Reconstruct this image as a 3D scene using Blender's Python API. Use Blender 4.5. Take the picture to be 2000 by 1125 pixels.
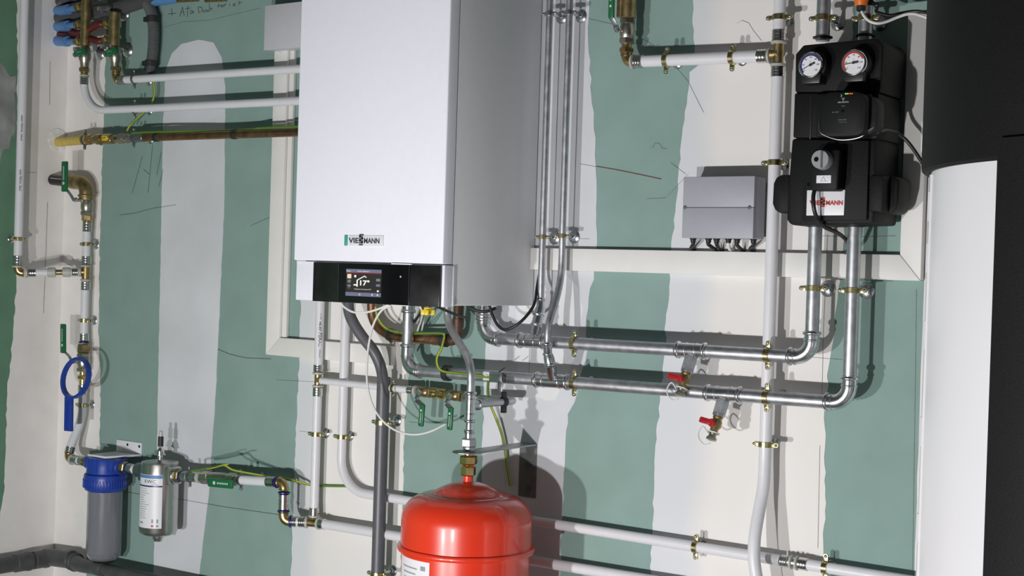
import bpy, bmesh, math, random
from mathutils import Vector, Matrix
random.seed(7)
for o in list(bpy.data.objects):
    bpy.data.objects.remove(o)
scene = bpy.context.scene
COL = scene.collection

# ------------------------------------------------------------------ camera, light, exposure
F = 2800.0
CAM = Vector((1.9457, -2.8412, 1.30))
YAW, PITCH, ROLL = 0.6162, 0.0108, 0.0310
def _axes():
    f0 = Vector((-math.sin(YAW), math.cos(YAW), 0)); r0 = Vector((math.cos(YAW), math.sin(YAW), 0)); u0 = Vector((0, 0, 1))
    f1 = math.cos(PITCH) * f0 - math.sin(PITCH) * u0
    u1 = math.cos(PITCH) * u0 + math.sin(PITCH) * f0
    r = math.cos(ROLL) * r0 + math.sin(ROLL) * u1
    u = math.cos(ROLL) * u1 - math.sin(ROLL) * r0
    return r, u, f1
CR, CU, CF = _axes()
cd = bpy.data.cameras.new('camera')
cd.sensor_width = 36.0
cd.lens = 36.0 * F / 2000.0
cd.clip_start = 0.05
cam = bpy.data.objects.new('camera', cd)
COL.objects.link(cam)
cam.matrix_world = Matrix(((CR.x, CU.x, -CF.x, CAM.x), (CR.y, CU.y, -CF.y, CAM.y), (CR.z, CU.z, -CF.z, CAM.z), (0, 0, 0, 1)))
scene.camera = cam

world = bpy.data.worlds.new('room_fill'); scene.world = world
world.use_nodes = True
bg = world.node_tree.nodes['Background']
bg.inputs[0].default_value = (0.93, 0.96, 1.0, 1); bg.inputs[1].default_value = 0.056

def flood(name, loc, target, watt):          # the two heads of the twin site flood light on the floor
    l = bpy.data.lights.new(name, 'AREA'); l.shape = 'DISK'; l.size = 0.07; l.energy = watt
    l.color = (1.0, 0.993, 0.985)
    o = bpy.data.objects.new(name, l); COL.objects.link(o)
    o.location = loc
    d = (Vector(target) - Vector(loc)).normalized()
    o.rotation_euler = d.to_track_quat('-Z', 'Y').to_euler()
flood('flood_light', (0.685, -3.0, 0.335), (0.25, 0, 1.05), 39)
flood('flood_light.001', (-0.124, -3.0, 0.30), (0.25, 0, 1.05), 39)

scene.view_settings.view_transform = 'Standard'
scene.view_settings.look = 'None'
scene.view_settings.exposure = 0.0
scene.view_settings.gamma = 1.0
scene.view_settings.use_curve_mapping = False

# ------------------------------------------------------------------ measuring helpers (photo measurement -> point at a real depth)
def ray(x, y):
    return CR * ((x - 1000) / F) - CU * ((y - 562.5) / F) + CF
def P(x, y, d=0.0):                            # point d metres in front of the back wall
    r = ray(x, y); t = (-d - CAM.y) / r.y
    return CAM + r * t
XL = -1.79
def PL(x, y, e=0.0):                           # point e metres in front of the left wall
    r = ray(x, y); t = (XL + e - CAM.x) / r.x
    return CAM + r * t
def proj(v):
    c = Vector(v) - CAM
    w = c.dot(CF)
    return 1000 + F * c.dot(CR) / w, 562.5 - F * c.dot(CU) / w
def on(a, b, px=None, py=None):                # point of the line a-b seen at px (or py)
    lo, hi = -1.5, 2.5
    k, val = (0, px) if px is not None else (1, py)
    g = lambda t: proj(a + (b - a) * t)[k] - val
    s = 1 if g(hi) > g(lo) else -1
    for _ in range(48):
        m = (lo + hi) / 2
        if g(m) * s > 0: hi = m
        else: lo = m
    return a + (b - a) * ((lo + hi) / 2)
def onx(a, b, X):                              # point of the line a-b at world X
    return a + (b - a) * ((X - a.x) / (b.x - a.x))
def VZ(X, d, py):                              # point of a plumb line seen at height py
    return on(Vector((X, -d, 0.3)), Vector((X, -d, 2.0)), py=py)
def size(px, p):                               # metres covered by px pixels at point p
    return px * (Vector(p) - CAM).dot(CF) / F
X_, Y_, Z_ = Vector((1, 0, 0)), Vector((0, 1, 0)), Vector((0, 0, 1))

# ------------------------------------------------------------------ materials
def lin(c):
    c = c / 255.0
    return c / 12.92 if c <= 0.04045 else ((c + 0.055) / 1.055) ** 2.4
def rgb(r, g, b): return (lin(r), lin(g), lin(b), 1.0)
def mat(name, col, rough=0.5, metal=0.0, noise=0.0, nscale=30.0, bump=0.0, bscale=200.0, coat=0.0, emit=None, trans=0.0, spec=0.5, stretch=None, rvar=0.0):
    m = bpy.data.materials.new(name); m.use_nodes = True
    nt = m.node_tree; b = nt.nodes['Principled BSDF']
    b.inputs['Base Color'].default_value = col
    b.inputs['Roughness'].default_value = rough
    b.inputs['Metallic'].default_value = metal
    b.inputs['Specular IOR Level'].default_value = spec
    if coat: b.inputs['Coat Weight'].default_value = coat; b.inputs['Coat Roughness'].default_value = 0.06
    if trans: b.inputs['Transmission Weight'].default_value = trans
    if emit:
        b.inputs['Emission Color'].default_value = emit[0]; b.inputs['Emission Strength'].default_value = emit[1]
    tc = nt.nodes.new('ShaderNodeTexCoord')
    src = tc.outputs['Object']
    if stretch:
        mp = nt.nodes.new('ShaderNodeMapping'); mp.inputs['Scale'].default_value = stretch
        nt.links.new(src, mp.inputs['Vector']); src = mp.outputs['Vector']
    if noise:
        n = nt.nodes.new('ShaderNodeTexNoise'); n.inputs['Scale'].default_value = nscale; n.inputs['Detail'].default_value = 5
        nt.links.new(src, n.inputs['Vector'])
        r = nt.nodes.new('ShaderNodeValToRGB')
        r.color_ramp.elements[0].position = 0.3; r.color_ramp.elements[1].position = 0.7
        r.color_ramp.elements[0].color = tuple(max(0, c * (1 - noise)) for c in col[:3]) + (1,)
        r.color_ramp.elements[1].color = tuple(min(1, c * (1 + noise)) for c in col[:3]) + (1,)
        nt.links.new(n.outputs['Fac'], r.inputs['Fac']); nt.links.new(r.outputs['Color'], b.inputs['Base Color'])
        if rvar:
            mr = nt.nodes.new('ShaderNodeMapRange'); mr.inputs['To Min'].default_value = rough - rvar; mr.inputs['To Max'].default_value = rough + rvar
            nt.links.new(n.outputs['Fac'], mr.inputs['Value']); nt.links.new(mr.outputs['Result'], b.inputs['Roughness'])
    if bump:
        n2 = nt.nodes.new('ShaderNodeTexNoise'); n2.inputs['Scale'].default_value = bscale; n2.inputs['Detail'].default_value = 3
        nt.links.new(src, n2.inputs['Vector'])
        bp = nt.nodes.new('ShaderNodeBump'); bp.inputs['Strength'].default_value = bump; bp.inputs['Distance'].default_value = 0.002
        nt.links.new(n2.outputs['Fac'], bp.inputs['Height']); nt.links.new(bp.outputs['Normal'], b.inputs['Normal'])
    return m
G = {}
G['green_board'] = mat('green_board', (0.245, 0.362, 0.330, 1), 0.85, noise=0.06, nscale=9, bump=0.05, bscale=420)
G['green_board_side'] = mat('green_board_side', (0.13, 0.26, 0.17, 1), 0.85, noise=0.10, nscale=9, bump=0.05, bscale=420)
G['compound'] = mat('compound', (0.66, 0.675, 0.71, 1), 0.8, noise=0.09, nscale=4, bump=0.06, bscale=60)
G['compound_light'] = mat('compound_light', (0.75, 0.755, 0.77, 1), 0.8, noise=0.03, nscale=14, bump=0.05, bscale=60)
G['cream'] = mat('cream', (0.815, 0.785, 0.765, 1), 0.8, noise=0.03, nscale=7, bump=0.05, bscale=80)
G['cream_side'] = mat('cream_side', (0.85, 0.82, 0.80, 1), 0.85, noise=0.06, nscale=8, bump=0.06, bscale=60)
G['trim'] = mat('trim', (0.80, 0.785, 0.76, 1), 0.5, noise=0.02, nscale=20)
G['floor'] = mat('floor', (0.22, 0.21, 0.20, 1), 0.8, noise=0.2, nscale=6, bump=0.1, bscale=90)
G['pencil'] = mat('pencil', (0.09, 0.10, 0.10, 1), 0.8, noise=0.3, nscale=200)
G['pencil_soft'] = mat('pencil_soft', (0.24, 0.27, 0.27, 1), 0.8, noise=0.3, nscale=200)
G['red_mark'] = mat('red_mark', (0.20, 0.075, 0.06, 1), 0.8)
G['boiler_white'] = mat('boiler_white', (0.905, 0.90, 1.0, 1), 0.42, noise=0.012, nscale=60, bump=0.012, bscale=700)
G['boiler_white_shaded'] = mat('boiler_white_shaded', (0.74, 0.74, 0.76, 1), 0.45, noise=0.012, nscale=60, bump=0.012, bscale=700)  # same white paint as the front, greyed to put side shade into the colour
G['box_grey'] = mat('box_grey', (0.37, 0.375, 0.43, 1), 0.5, noise=0.02, nscale=60, bump=0.02, bscale=500)
G['box_light'] = mat('box_light', (0.56, 0.56, 0.60, 1), 0.5, noise=0.02, nscale=60)
G['panel_black'] = mat('panel_black', (0.012, 0.012, 0.012, 1), 0.28, noise=0.5, nscale=14, rvar=0.08)
G['gloss_black'] = mat('gloss_black', (0.006, 0.006, 0.007, 1), 0.12)
G['pipe_white'] = mat('pipe_white', (0.74, 0.735, 0.775, 1), 0.38, noise=0.015, nscale=40)
G['steel'] = mat('steel', (0.53, 0.54, 0.57, 1), 0.45, 1.0, noise=0.14, nscale=60, rvar=0.08)
G['steel_bright'] = mat('steel_bright', (0.66, 0.67, 0.70, 1), 0.24, 1.0, noise=0.1, nscale=80, rvar=0.06)
G['steel_dark'] = mat('steel_dark', (0.34, 0.345, 0.36, 1), 0.4, 1.0, noise=0.1, nscale=80, rvar=0.08)
G['sleeve'] = mat('sleeve', (0.60, 0.59, 0.58, 1), 0.22, 1.0, noise=0.1, nscale=90, rvar=0.06)
G['stainless'] = mat('stainless', (0.56, 0.54, 0.52, 1), 0.3, 1.0, noise=0.05, nscale=50, rvar=0.05)
G['nickel'] = mat('nickel', (0.50, 0.47, 0.40, 1), 0.34, 1.0, noise=0.15, nscale=70, rvar=0.08)
G['chrome'] = mat('chrome', (0.75, 0.75, 0.76, 1), 0.12, 1.0, noise=0.03, nscale=30)
G['zinc'] = mat('zinc', (0.56, 0.58, 0.60, 1), 0.26, 1.0, noise=0.1, nscale=90, rvar=0.05)
G['yellow_zinc'] = mat('yellow_zinc', (0.55, 0.48, 0.26, 1), 0.27, 1.0, noise=0.22, nscale=120, rvar=0.08)
G['brass'] = mat('brass', (0.50, 0.37, 0.17, 1), 0.34, 1.0, noise=0.2, nscale=80, rvar=0.08)
G['brass_bright'] = mat('brass_bright', (0.78, 0.58, 0.24, 1), 0.22, 1.0, noise=0.1, nscale=80, rvar=0.05)
G['brass_dull'] = mat('brass_dull', (0.42, 0.32, 0.16, 1), 0.42, 1.0, noise=0.25, nscale=60, rvar=0.08)
G['copper'] = mat('copper', (0.36, 0.19, 0.115, 1), 0.4, 1.0, noise=0.25, nscale=50, rvar=0.1)
G['copper_dull'] = mat('copper_dull', (0.10, 0.055, 0.04, 1), 0.5, 0.6, noise=0.3, nscale=40, rvar=0.1)
G['pvc_grey'] = mat('pvc_grey', (0.105, 0.105, 0.12, 1), 0.4, noise=0.08, nscale=60)
G['pvc_dark'] = mat('pvc_dark', (0.075, 0.075, 0.078, 1), 0.45, noise=0.15, nscale=30)
G['corrugated'] = mat('corrugated', (0.115, 0.12, 0.125, 1), 0.5, noise=0.1, nscale=60)
G['foam_black'] = mat('foam_black', (0.005, 0.005, 0.0055, 1), 0.6, noise=0.25, nscale=260, bump=0.25, bscale=320, spec=0.25)
G['tank_black'] = mat('tank_black', (0.005, 0.0052, 0.0052, 1), 0.62, noise=0.3, nscale=300, bump=0.25, bscale=420, spec=0.22)
G['tank_white'] = mat('tank_white', (0.74, 0.735, 0.765, 1), 0.3, noise=0.012, nscale=8)
G['black'] = mat('black', (0.012, 0.012, 0.013, 1), 0.4, noise=0.1, nscale=50)
G['rubber'] = mat('rubber', (0.02, 0.02, 0.02, 1), 0.55, noise=0.1, nscale=50)
G['red_paint'] = mat('red_paint', (0.74, 0.037, 0.011, 1), 0.32, noise=0.03, nscale=14, coat=0.6)
G['red_plastic'] = mat('red_plastic', (0.42, 0.012, 0.018, 1), 0.35, noise=0.05, nscale=60)
G['orange'] = mat('orange', (0.72, 0.16, 0.015, 1), 0.4, noise=0.05, nscale=60)
G['yellow'] = mat('yellow', (0.72, 0.53, 0.02, 1), 0.4, noise=0.05, nscale=60)
G['yellow_pipe'] = mat('yellow_pipe', (0.62, 0.47, 0.10, 1), 0.5, noise=0.1, nscale=60)
G['green_handle'] = mat('green_handle', (0.012, 0.135, 0.05, 1), 0.35, noise=0.06, nscale=60)
G['blue'] = mat('blue', (0.018, 0.055, 0.36, 1), 0.34, noise=0.06, nscale=50)
G['blue_dark'] = mat('blue_dark', (0.02, 0.025, 0.16, 1), 0.35)
G['blue_light'] = mat('blue_light', (0.10, 0.25, 0.52, 1), 0.5, noise=0.1, nscale=60)
G['red_hose'] = mat('red_hose', (0.12, 0.014, 0.012, 1), 0.5, noise=0.2, nscale=60)
G['cable_white'] = mat('cable_white', (0.72, 0.72, 0.70, 1), 0.45)
G['earth_green'] = mat('earth_green', (0.10, 0.22, 0.03, 1), 0.45)
G['earth_yellow'] = mat('earth_yellow', (0.50, 0.48, 0.05, 1), 0.45)
G['label_white'] = mat('label_white', (0.80, 0.80, 0.84, 1), 0.4, noise=0.01, nscale=60)
G['ink'] = mat('ink', (0.03, 0.03, 0.05, 1), 0.5)
G['ink_soft'] = mat('ink_soft', (0.32, 0.32, 0.36, 1), 0.5)
G['logo_grey'] = mat('logo_grey', (0.06, 0.06, 0.075, 1), 0.4)
G['logo_red'] = mat('logo_red', (0.52, 0.03, 0.025, 1), 0.4)
G['logo_green'] = mat('logo_green', (0.06, 0.40, 0.27, 1), 0.4)
G['badge'] = mat('badge', (0.82, 0.82, 0.87, 1), 0.15, coat=0.5)
G['knob_grey'] = mat('knob_grey', (0.30, 0.305, 0.32, 1), 0.4, noise=0.05, nscale=60)
G['grey_mark'] = mat('grey_mark', (0.10, 0.10, 0.105, 1), 0.5)
G['plastic_grey'] = mat('plastic_grey', (0.62, 0.63, 0.65, 1), 0.4, noise=0.03, nscale=60)
G['plaster_hole'] = mat('plaster_hole', (0.82, 0.83, 0.81, 1), 0.9, noise=0.15, nscale=60, bump=0.5, bscale=90)
G['matte_black'] = mat('matte_black', (0.0065, 0.0068, 0.0075, 1), 0.55, noise=0.1, nscale=50, spec=0.2)
G['paint_grey'] = mat('paint_grey', (0.13, 0.135, 0.135, 1), 0.55, noise=0.15, nscale=40)
G['dirty_patch'] = mat('dirty_patch', (0.30, 0.315, 0.30, 1), 0.85, noise=0.3, nscale=14, bump=0.1, bscale=60)
G['pump_grey'] = mat('pump_grey', (0.02, 0.02, 0.02, 1), 0.6, noise=0.2, nscale=80, spec=0.25)
G['collar'] = mat('collar', (0.62, 0.62, 0.58, 1), 0.35, trans=0.25)
G['bowl'] = mat('bowl', (0.62, 0.62, 0.70, 1), 0.08, trans=0.75)
G['cartridge'] = mat('cartridge', (0.15, 0.147, 0.18, 1), 0.7, noise=0.25, nscale=240, bump=0.3, bscale=300)
G['strip_grey'] = mat('strip_grey', (0.62, 0.62, 0.63, 1), 0.45, noise=0.03, nscale=60)
def fade(name, c0, c1, x0, x1):             # skim coat that thins out across the joint (real colour change of the filler)
    m = bpy.data.materials[mat(name, c0, 0.8, bump=0.05, bscale=70).name]; nt = m.node_tree; b = nt.nodes['Principled BSDF']
    tc = nt.nodes.new('ShaderNodeTexCoord'); sx = nt.nodes.new('ShaderNodeSeparateXYZ'); nt.links.new(tc.outputs['Object'], sx.inputs[0])
    n = nt.nodes.new('ShaderNodeTexNoise'); n.inputs['Scale'].default_value = 3.5; n.inputs['Detail'].default_value = 4; nt.links.new(tc.outputs['Object'], n.inputs['Vector'])
    a = nt.nodes.new('ShaderNodeMath'); a.operation = 'MULTIPLY_ADD'; a.inputs[1].default_value = 0.10; nt.links.new(n.outputs['Fac'], a.inputs[0]); nt.links.new(sx.outputs['X'], a.inputs[2])
    r = nt.nodes.new('ShaderNodeMapRange'); r.interpolation_type = 'SMOOTHSTEP'; r.inputs['From Min'].default_value = x0 + .05; r.inputs['From Max'].default_value = x1 + .05; nt.links.new(a.outputs[0], r.inputs['Value'])
    x = nt.nodes.new('ShaderNodeMix'); x.data_type = 'RGBA'; x.inputs['A'].default_value = c0; x.inputs['B'].default_value = c1
    nt.links.new(r.outputs['Result'], x.inputs['Factor']); nt.links.new(x.outputs['Result'], b.inputs['Base Color'])
    return m
G['joint_right'] = fade('joint_right', (0.68, 0.695, 0.725, 1), (0.815, 0.785, 0.765, 1), .42, .50)
G['joint_mid'] = fade('joint_mid', (0.68, 0.695, 0.725, 1), (0.815, 0.79, 0.77, 1), -.735, -.68)
def emis(name, c, s):
    m = bpy.data.materials.new(name); m.use_nodes = True
    b = m.node_tree.nodes['Principled BSDF']; b.inputs['Base Color'].default_value = (0.01, 0.01, 0.01, 1); b.inputs['Roughness'].default_value = 0.2
    b.inputs['Emission Color'].default_value = c; b.inputs['Emission Strength'].default_value = s
    return m
G['screen_dark'] = emis('screen_dark', rgb(46, 42, 40), 0.9)
G['screen_bar'] = emis('screen_bar', rgb(120, 120, 150), 0.9)
G['screen_red'] = emis('screen_red', rgb(150, 40, 40), 0.9)
G['screen_white'] = emis('screen_white', rgb(250, 248, 245), 1.0)
G['screen_cream'] = emis('screen_cream', rgb(240, 225, 200), 1.0)
G['screen_grey'] = emis('screen_grey', rgb(130, 130, 140), 0.9)
G['led_green'] = emis('led_green', rgb(170, 255, 120), 1.2)
G['led_orange'] = emis('led_orange', rgb(255, 120, 60), 1.1)

# ------------------------------------------------------------------ mesh helpers
def frame(axis):
    a = Vector(axis).normalized()
    h = Vector((0, 0, 1)) if abs(a.z) < 0.9 else Vector((1, 0, 0))
    u = a.cross(h).normalized(); v = a.cross(u).normalized()
    return a, u, v
class MB:
    def __init__(s): s.v = []; s.f = []
    def tube(s, pts, r, seg=14, cap=True):
        pts = [Vector(p) for p in pts]; n = len(pts)
        rs = r if isinstance(r, (list, tuple)) else [r] * n
        tg = []
        for i in range(n):
            a = pts[max(0, i - 1)]; b = pts[min(n - 1, i + 1)]
            tg.append((b - a).normalized())
        _, u, v = frame(tg[0])
        base = len(s.v)
        for i in range(n):
            if i:
                q = tg[i - 1].rotation_difference(tg[i]); u = q @ u; v = q @ v
            for k in range(seg):
                t = 2 * math.pi * k / seg
                s.v.append(pts[i] + (u * math.cos(t) + v * math.sin(t)) * rs[i])
        for i in range(n - 1):
            for k in range(seg):
                a = base + i * seg + k; b = base + i * seg + (k + 1) % seg
                s.f.append((a, a + seg, b + seg, b))
        if cap:
            s.f.append(tuple(base + k for k in range(seg)))
            s.f.append(tuple(base + (n - 1) * seg + k for k in reversed(range(seg))))
        return s
    def lathe(s, o, axis, prof, seg=24, phase=0.0, closed=False):
        a, u, v = frame(axis); o = Vector(o); base = len(s.v); n = len(prof)
        for r, h in prof:
            for k in range(seg):
                t = 2 * math.pi * k / seg + phase
                s.v.append(o + a * h + (u * math.cos(t) + v * math.sin(t)) * max(r, 1e-5))
        rng = n if closed else n - 1
        for i in range(rng):
            j = (i + 1) % n
            for k in range(seg):
                k2 = (k + 1) % seg
                s.f.append((base + i * seg + k, base + i * seg + k2, base + j * seg + k2, base + j * seg + k))
        if not closed:
            s.f.append(tuple(base + k for k in reversed(range(seg))))
            s.f.append(tuple(base + (n - 1) * seg + k for k in range(seg)))
        return s
    def cyl(s, a, b, r, seg=20, ch=0.0):
        a = Vector(a); b = Vector(b); L = (b - a).length
        pr = [(r, 0), (r, L)] if not ch else [(r - ch, 0), (r, ch), (r, L - ch), (r - ch, L)]
        return s.lathe(a, b - a, pr, seg)
    def hexn(s, a, b, r):
        a = Vector(a); b = Vector(b); L = (b - a).length; c = min(r * .14, L * .3)
        return s.lathe(a, b - a, [(r - c, 0), (r, c), (r, L - c), (r - c, L)], 6, phase=.35)
    def ring(s, c, axis, ri, ro, h, seg=24):
        return s.lathe(Vector(c), axis, [(ri, -h / 2), (ro, -h / 2), (ro, h / 2), (ri, h / 2)], seg, closed=True)
    def bead(s, c, axis, r, w, seg=24):            # rounded collar round a pipe
        pr = []
        for k in range(7):
            t = math.pi * k / 6
            pr.append((r + w * math.sin(t), -w * math.cos(t)))
        return s.lathe(c, axis, pr, seg)
    def ball(s, c, r, seg=16, sc=(1, 1, 1)):
        base = len(s.v); c = Vector(c); n = seg // 2
        for i in range(n + 1):
            t = math.pi * i / n
            for k in range(seg):
                p = 2 * math.pi * k / seg; rr = max(math.sin(t), 1e-3)
                s.v.append(c + Vector((r * sc[0] * rr * math.cos(p), r * sc[1] * rr * math.sin(p), r * sc[2] * math.cos(t))))
        for i in range(n):
            for k in range(seg):
                k2 = (k + 1) % seg
                s.f.append((base + i * seg + k, base + (i + 1) * seg + k, base + (i + 1) * seg + k2, base + i * seg + k2))
        return s
    def _bm(s, bm, M=None):
        base = len(s.v); bm.verts.ensure_lookup_table()
        for i, v in enumerate(bm.verts):
            v.index = i; s.v.append((M @ v.co) if M else v.co.copy())
        for f in bm.faces: s.f.append(tuple(base + v.index for v in f.verts))
        bm.free(); return s
    def slab(s, poly, back, bev=0.0, seg=2):        # polygon (front outline) pushed back by a vector, edges rounded
        bm = bmesh.new(); back = Vector(back)
        f = [bm.verts.new(Vector(p)) for p in poly]; b = [bm.verts.new(Vector(p) + back) for p in poly]
        n = len(poly)
        bm.faces.new(f); bm.faces.new(list(reversed(b)))
        for i in range(n): bm.faces.new((f[i], b[i], b[(i + 1) % n], f[(i + 1) % n]))
        bmesh.ops.recalc_face_normals(bm, faces=bm.faces[:])
        if bev: bmesh.ops.bevel(bm, geom=bm.edges[:], offset=bev, segments=seg, profile=0.5, affect='EDGES', clamp_overlap=True)
        return s._bm(bm)
    def box(s, lo, hi, bev=0.0, seg=2):
        x0, y0, z0 = lo; x1, y1, z1 = hi
        return s.slab([(x0, y0, z0), (x1, y0, z0), (x1, y0, z1), (x0, y0, z1)], (0, y1 - y0, 0), bev, seg)
    def bar(s, a, b, wdir, w, t, bev=0.0):          # flat bar from a to b, w wide along wdir, t thick
        a = Vector(a); b = Vector(b); d = (b - a).normalized(); wd = Vector(wdir); wd = (wd - d * wd.dot(d)).normalized(); n = d.cross(wd)
        p = [a + wd * w / 2 - n * t / 2, a - wd * w / 2 - n * t / 2, b - wd * w / 2 - n * t / 2, b + wd * w / 2 - n * t / 2]
        return s.slab(p, n * t, bev)
def arc_path(pts, rad, n=8):                        # polyline with its corners rounded by arcs of radius rad
    pts = [Vector(p) for p in pts]; out = [pts[0]]
    for i in range(1, len(pts) - 1):
        a, b, c = pts[i - 1], pts[i], pts[i + 1]
        r = rad[i - 1] if isinstance(rad, (list, tuple)) else rad
        d1 = (a - b).normalized(); d2 = (c - b).normalized(); ang = d1.angle(d2)
        if ang > 3.1 or r <= 0: out.append(b); continue
        t = min(r / math.tan(ang / 2), (a - b).length * .95, (c - b).length * .95); rr = t * math.tan(ang / 2)
        p1 = b + d1 * t; p2 = b + d2 * t; ctr = b + (d1 + d2).normalized() * (rr / math.sin(ang / 2))
        v1 = p1 - ctr; v2 = p2 - ctr; w = v1.angle(v2)
        for k in range(n + 1):
            s = k / n
            out.append(ctr + (v1 * math.sin((1 - s) * w) + v2 * math.sin(s * w)) / math.sin(w))
    out.append(pts[-1]); return out
def spline(pts, n=8):
    pts = [Vector(p) for p in pts]; q = [pts[0] * 2 - pts[1]] + pts + [pts[-1] * 2 - pts[-2]]; out = []
    for i in range(1, len(q) - 2):
        for k in range(n):
            t = k / n; a, b, c, d = q[i - 1], q[i], q[i + 1], q[i + 2]
            out.append(0.5 * ((2 * b) + (c - a) * t + (2 * a - 5 * b + 4 * c - d) * t * t + (3 * b - a - 3 * c + d) * t ** 3))
    out.append(pts[-1]); return out
def origin(o):
    v = Vector((0, 0, 0))
    while o: v += Vector(o.location); o = o.parent
    return v
def tag(o, label, cat, group=None, kind=None):
    if label: o['label'] = label
    if cat: o['category'] = cat
    if group: o['group'] = group
    if kind: o['kind'] = kind
    return o
def obj(name, m, material, parent=None, label=None, loc=None, angle=38):
    base = origin(parent) if parent else (Vector(loc) if loc is not None else sum(m.v, Vector()) / len(m.v))
    me = bpy.data.meshes.new(name)
    me.from_pydata([tuple(v - base) for v in m.v], [], m.f); me.update()
    bm = bmesh.new(); bm.from_mesh(me); bmesh.ops.recalc_face_normals(bm, faces=bm.faces[:]); bm.to_mesh(me); bm.free()
    me.polygons.foreach_set('use_smooth', [True] * len(me.polygons))
    me.set_sharp_from_angle(angle=math.radians(angle))
    me.materials.append(G[material])
    o = bpy.data.objects.new(name, me); COL.objects.link(o)
    if parent: o.parent = parent
    else: o.location = base
    if label: o['label'] = label
    return o
def thing(name, label, cat, loc, group=None):
    o = bpy.data.objects.new(name, None); o.empty_display_size = 0.02; COL.objects.link(o); o.location = Vector(loc)
    return tag(o, label, cat, group)
def text(name, s, at, u, v, h, material, parent, width=None, depth=0.0004, center=True, wrap=None, bold=0.0):
    """lettering: at = anchor, u = reading direction, v = up, h = capital height; wrap maps (x, y, depth) to a curved surface"""
    cu = bpy.data.curves.new('lettering', 'FONT'); cu.body = s; cu.size = 1.0; cu.resolution_u = 2; cu.offset = bold
    o = bpy.data.objects.new('lettering', cu); COL.objects.link(o)
    me = bpy.data.meshes.new_from_object(o.evaluated_get(bpy.context.evaluated_depsgraph_get()))
    bpy.data.objects.remove(o); bpy.data.curves.remove(cu)
    m = MB()
    xs = [q.co.x for q in me.vertices]; ys = [q.co.y for q in me.vertices]
    if not xs: return None
    x0, x1, y0, y1 = min(xs), max(xs), min(0, min(ys)) if False else min(ys), max(ys)
    sc = h / 0.70; sx = (width / (x1 - x0)) if width else sc
    u = Vector(u).normalized(); v = Vector(v).normalized(); w = u.cross(v); at = Vector(at)
    for q in me.vertices:
        x = (q.co.x - ((x0 + x1) / 2 if center else x0)) * sx; y = (q.co.y - (0.35 if center else 0)) * sc
        m.v.append(wrap(x, y, depth) if wrap else at + u * x + v * y + w * depth)
    m.f = [tuple(p.vertices) for p in me.polygons]
    bpy.data.meshes.remove(me)
    return obj(name, m, material, parent)
def wordmark(parent, at, u, v, width, material, part='logo'):
    """heating-maker wordmark: VIE + tall stacked double-S sign + MANN"""
    u = Vector(u); v = Vector(v); at = Vector(at); h = width * 0.118
    text(part, 'VIE', at - u * width * 0.325, u, v, h, material, parent, width * 0.32, bold=.035)
    text(part, 'MANN', at + u * width * 0.245, u, v, h, material, parent, width * 0.49, bold=.035)
    w = u.cross(v); m = MB(); c = at - u * width * 0.088; s = width * 0.062; H = h * 1.05
    for k, dx in enumerate((0.35, 0, -0.35, 0.35, 0, -0.35)):
        y = H * (0.92 - k * 0.37)
        p = c + v * y
        m.slab([p - u * s + w * .0006, p + u * s + w * .0006, p + u * s + v * H * .26 + w * .0006, p - u * s + v * H * .26 + w * .0006], -w * .0004)
    for y, sd in ((0.55, -1), (0.18, 1), (-0.56, 1), (-0.2, -1)):
        p = c + v * H * y + u * s * .55 * sd
        m.slab([p - u * s * .45 + w * .0006, p + u * s * .45 + w * .0006, p + u * s * .45 + v * H * .45 + w * .0006, p - u * s * .45 + v * H * .45 + w * .0006], -w * .0004)
    obj(part, m, material, parent)

# ------------------------------------------------------------------ plumbing part builders
def pipe(parent, pts, r, material, name='pipe', seg=18, label=None):
    return obj(name, MB().tube(pts, r, seg), material, parent, label)
def sleeve(parent, a, b, r, material='sleeve'):
    a = Vector(a); b = Vector(b); L = (b - a).length
    pr = [(r, 0), (r + .0016, .001)]
    for f in (.22, .5, .78):
        pr += [(r + .0016, L * (f - .09)), (r + .0010, L * f), (r + .0016, L * (f + .09))]
    pr += [(r + .0016, L - .001), (r, L)]
    return obj('press_sleeve', MB().lathe(a, b - a, pr, 24), material, parent)
def collar(parent, c, axis, r, material='collar', w=.007, name='collar'):
    a = Vector(axis).normalized(); c = Vector(c)
    return obj(name, MB().lathe(c - a * w / 2, a, [(r, 0), (r + .0035, .0015), (r + .0035, w - .0015), (r, w)], 24), material, parent)
def steel_elbow(parent, a, corner, b, r, R, material='steel_bright'):
    path = arc_path([a, corner, b], R, 10)
    m = MB().tube(path, r + .0015, 24)
    for p, q in ((path[0], path[1]), (path[-1], path[-2])):
        d = (q - p).normalized()
        m.bead(p + d * .005, d, r + .001, .0042)
    m.bead(path[1], (path[1] - path[0]), r + .001, .0022); m.bead(path[-2], (path[-2] - path[-1]), r + .001, .0022)
    return obj('elbow', m, material, parent)
def steel_tee(parent, a, b, r, br=None, brr=0.0, material='steel_bright'):
    a = Vector(a); b = Vector(b); d = (b - a).normalized(); L = (b - a).length
    m = MB().cyl(a, b, r + .0018, 24)
    for t, w in ((.006, .0042), (.026, .002), (L - .026, .002), (L - .006, .0042)): m.bead(a + d * t, d, r + .001, w)
    if br is not None:
        c = (a + b) / 2; e = (Vector(br) - c).normalized()
        m.cyl(c, br, brr, 20); m.bead(Vector(br) - e * .004, e, brr, .003)
    return obj('tee', m, material, parent)
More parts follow.
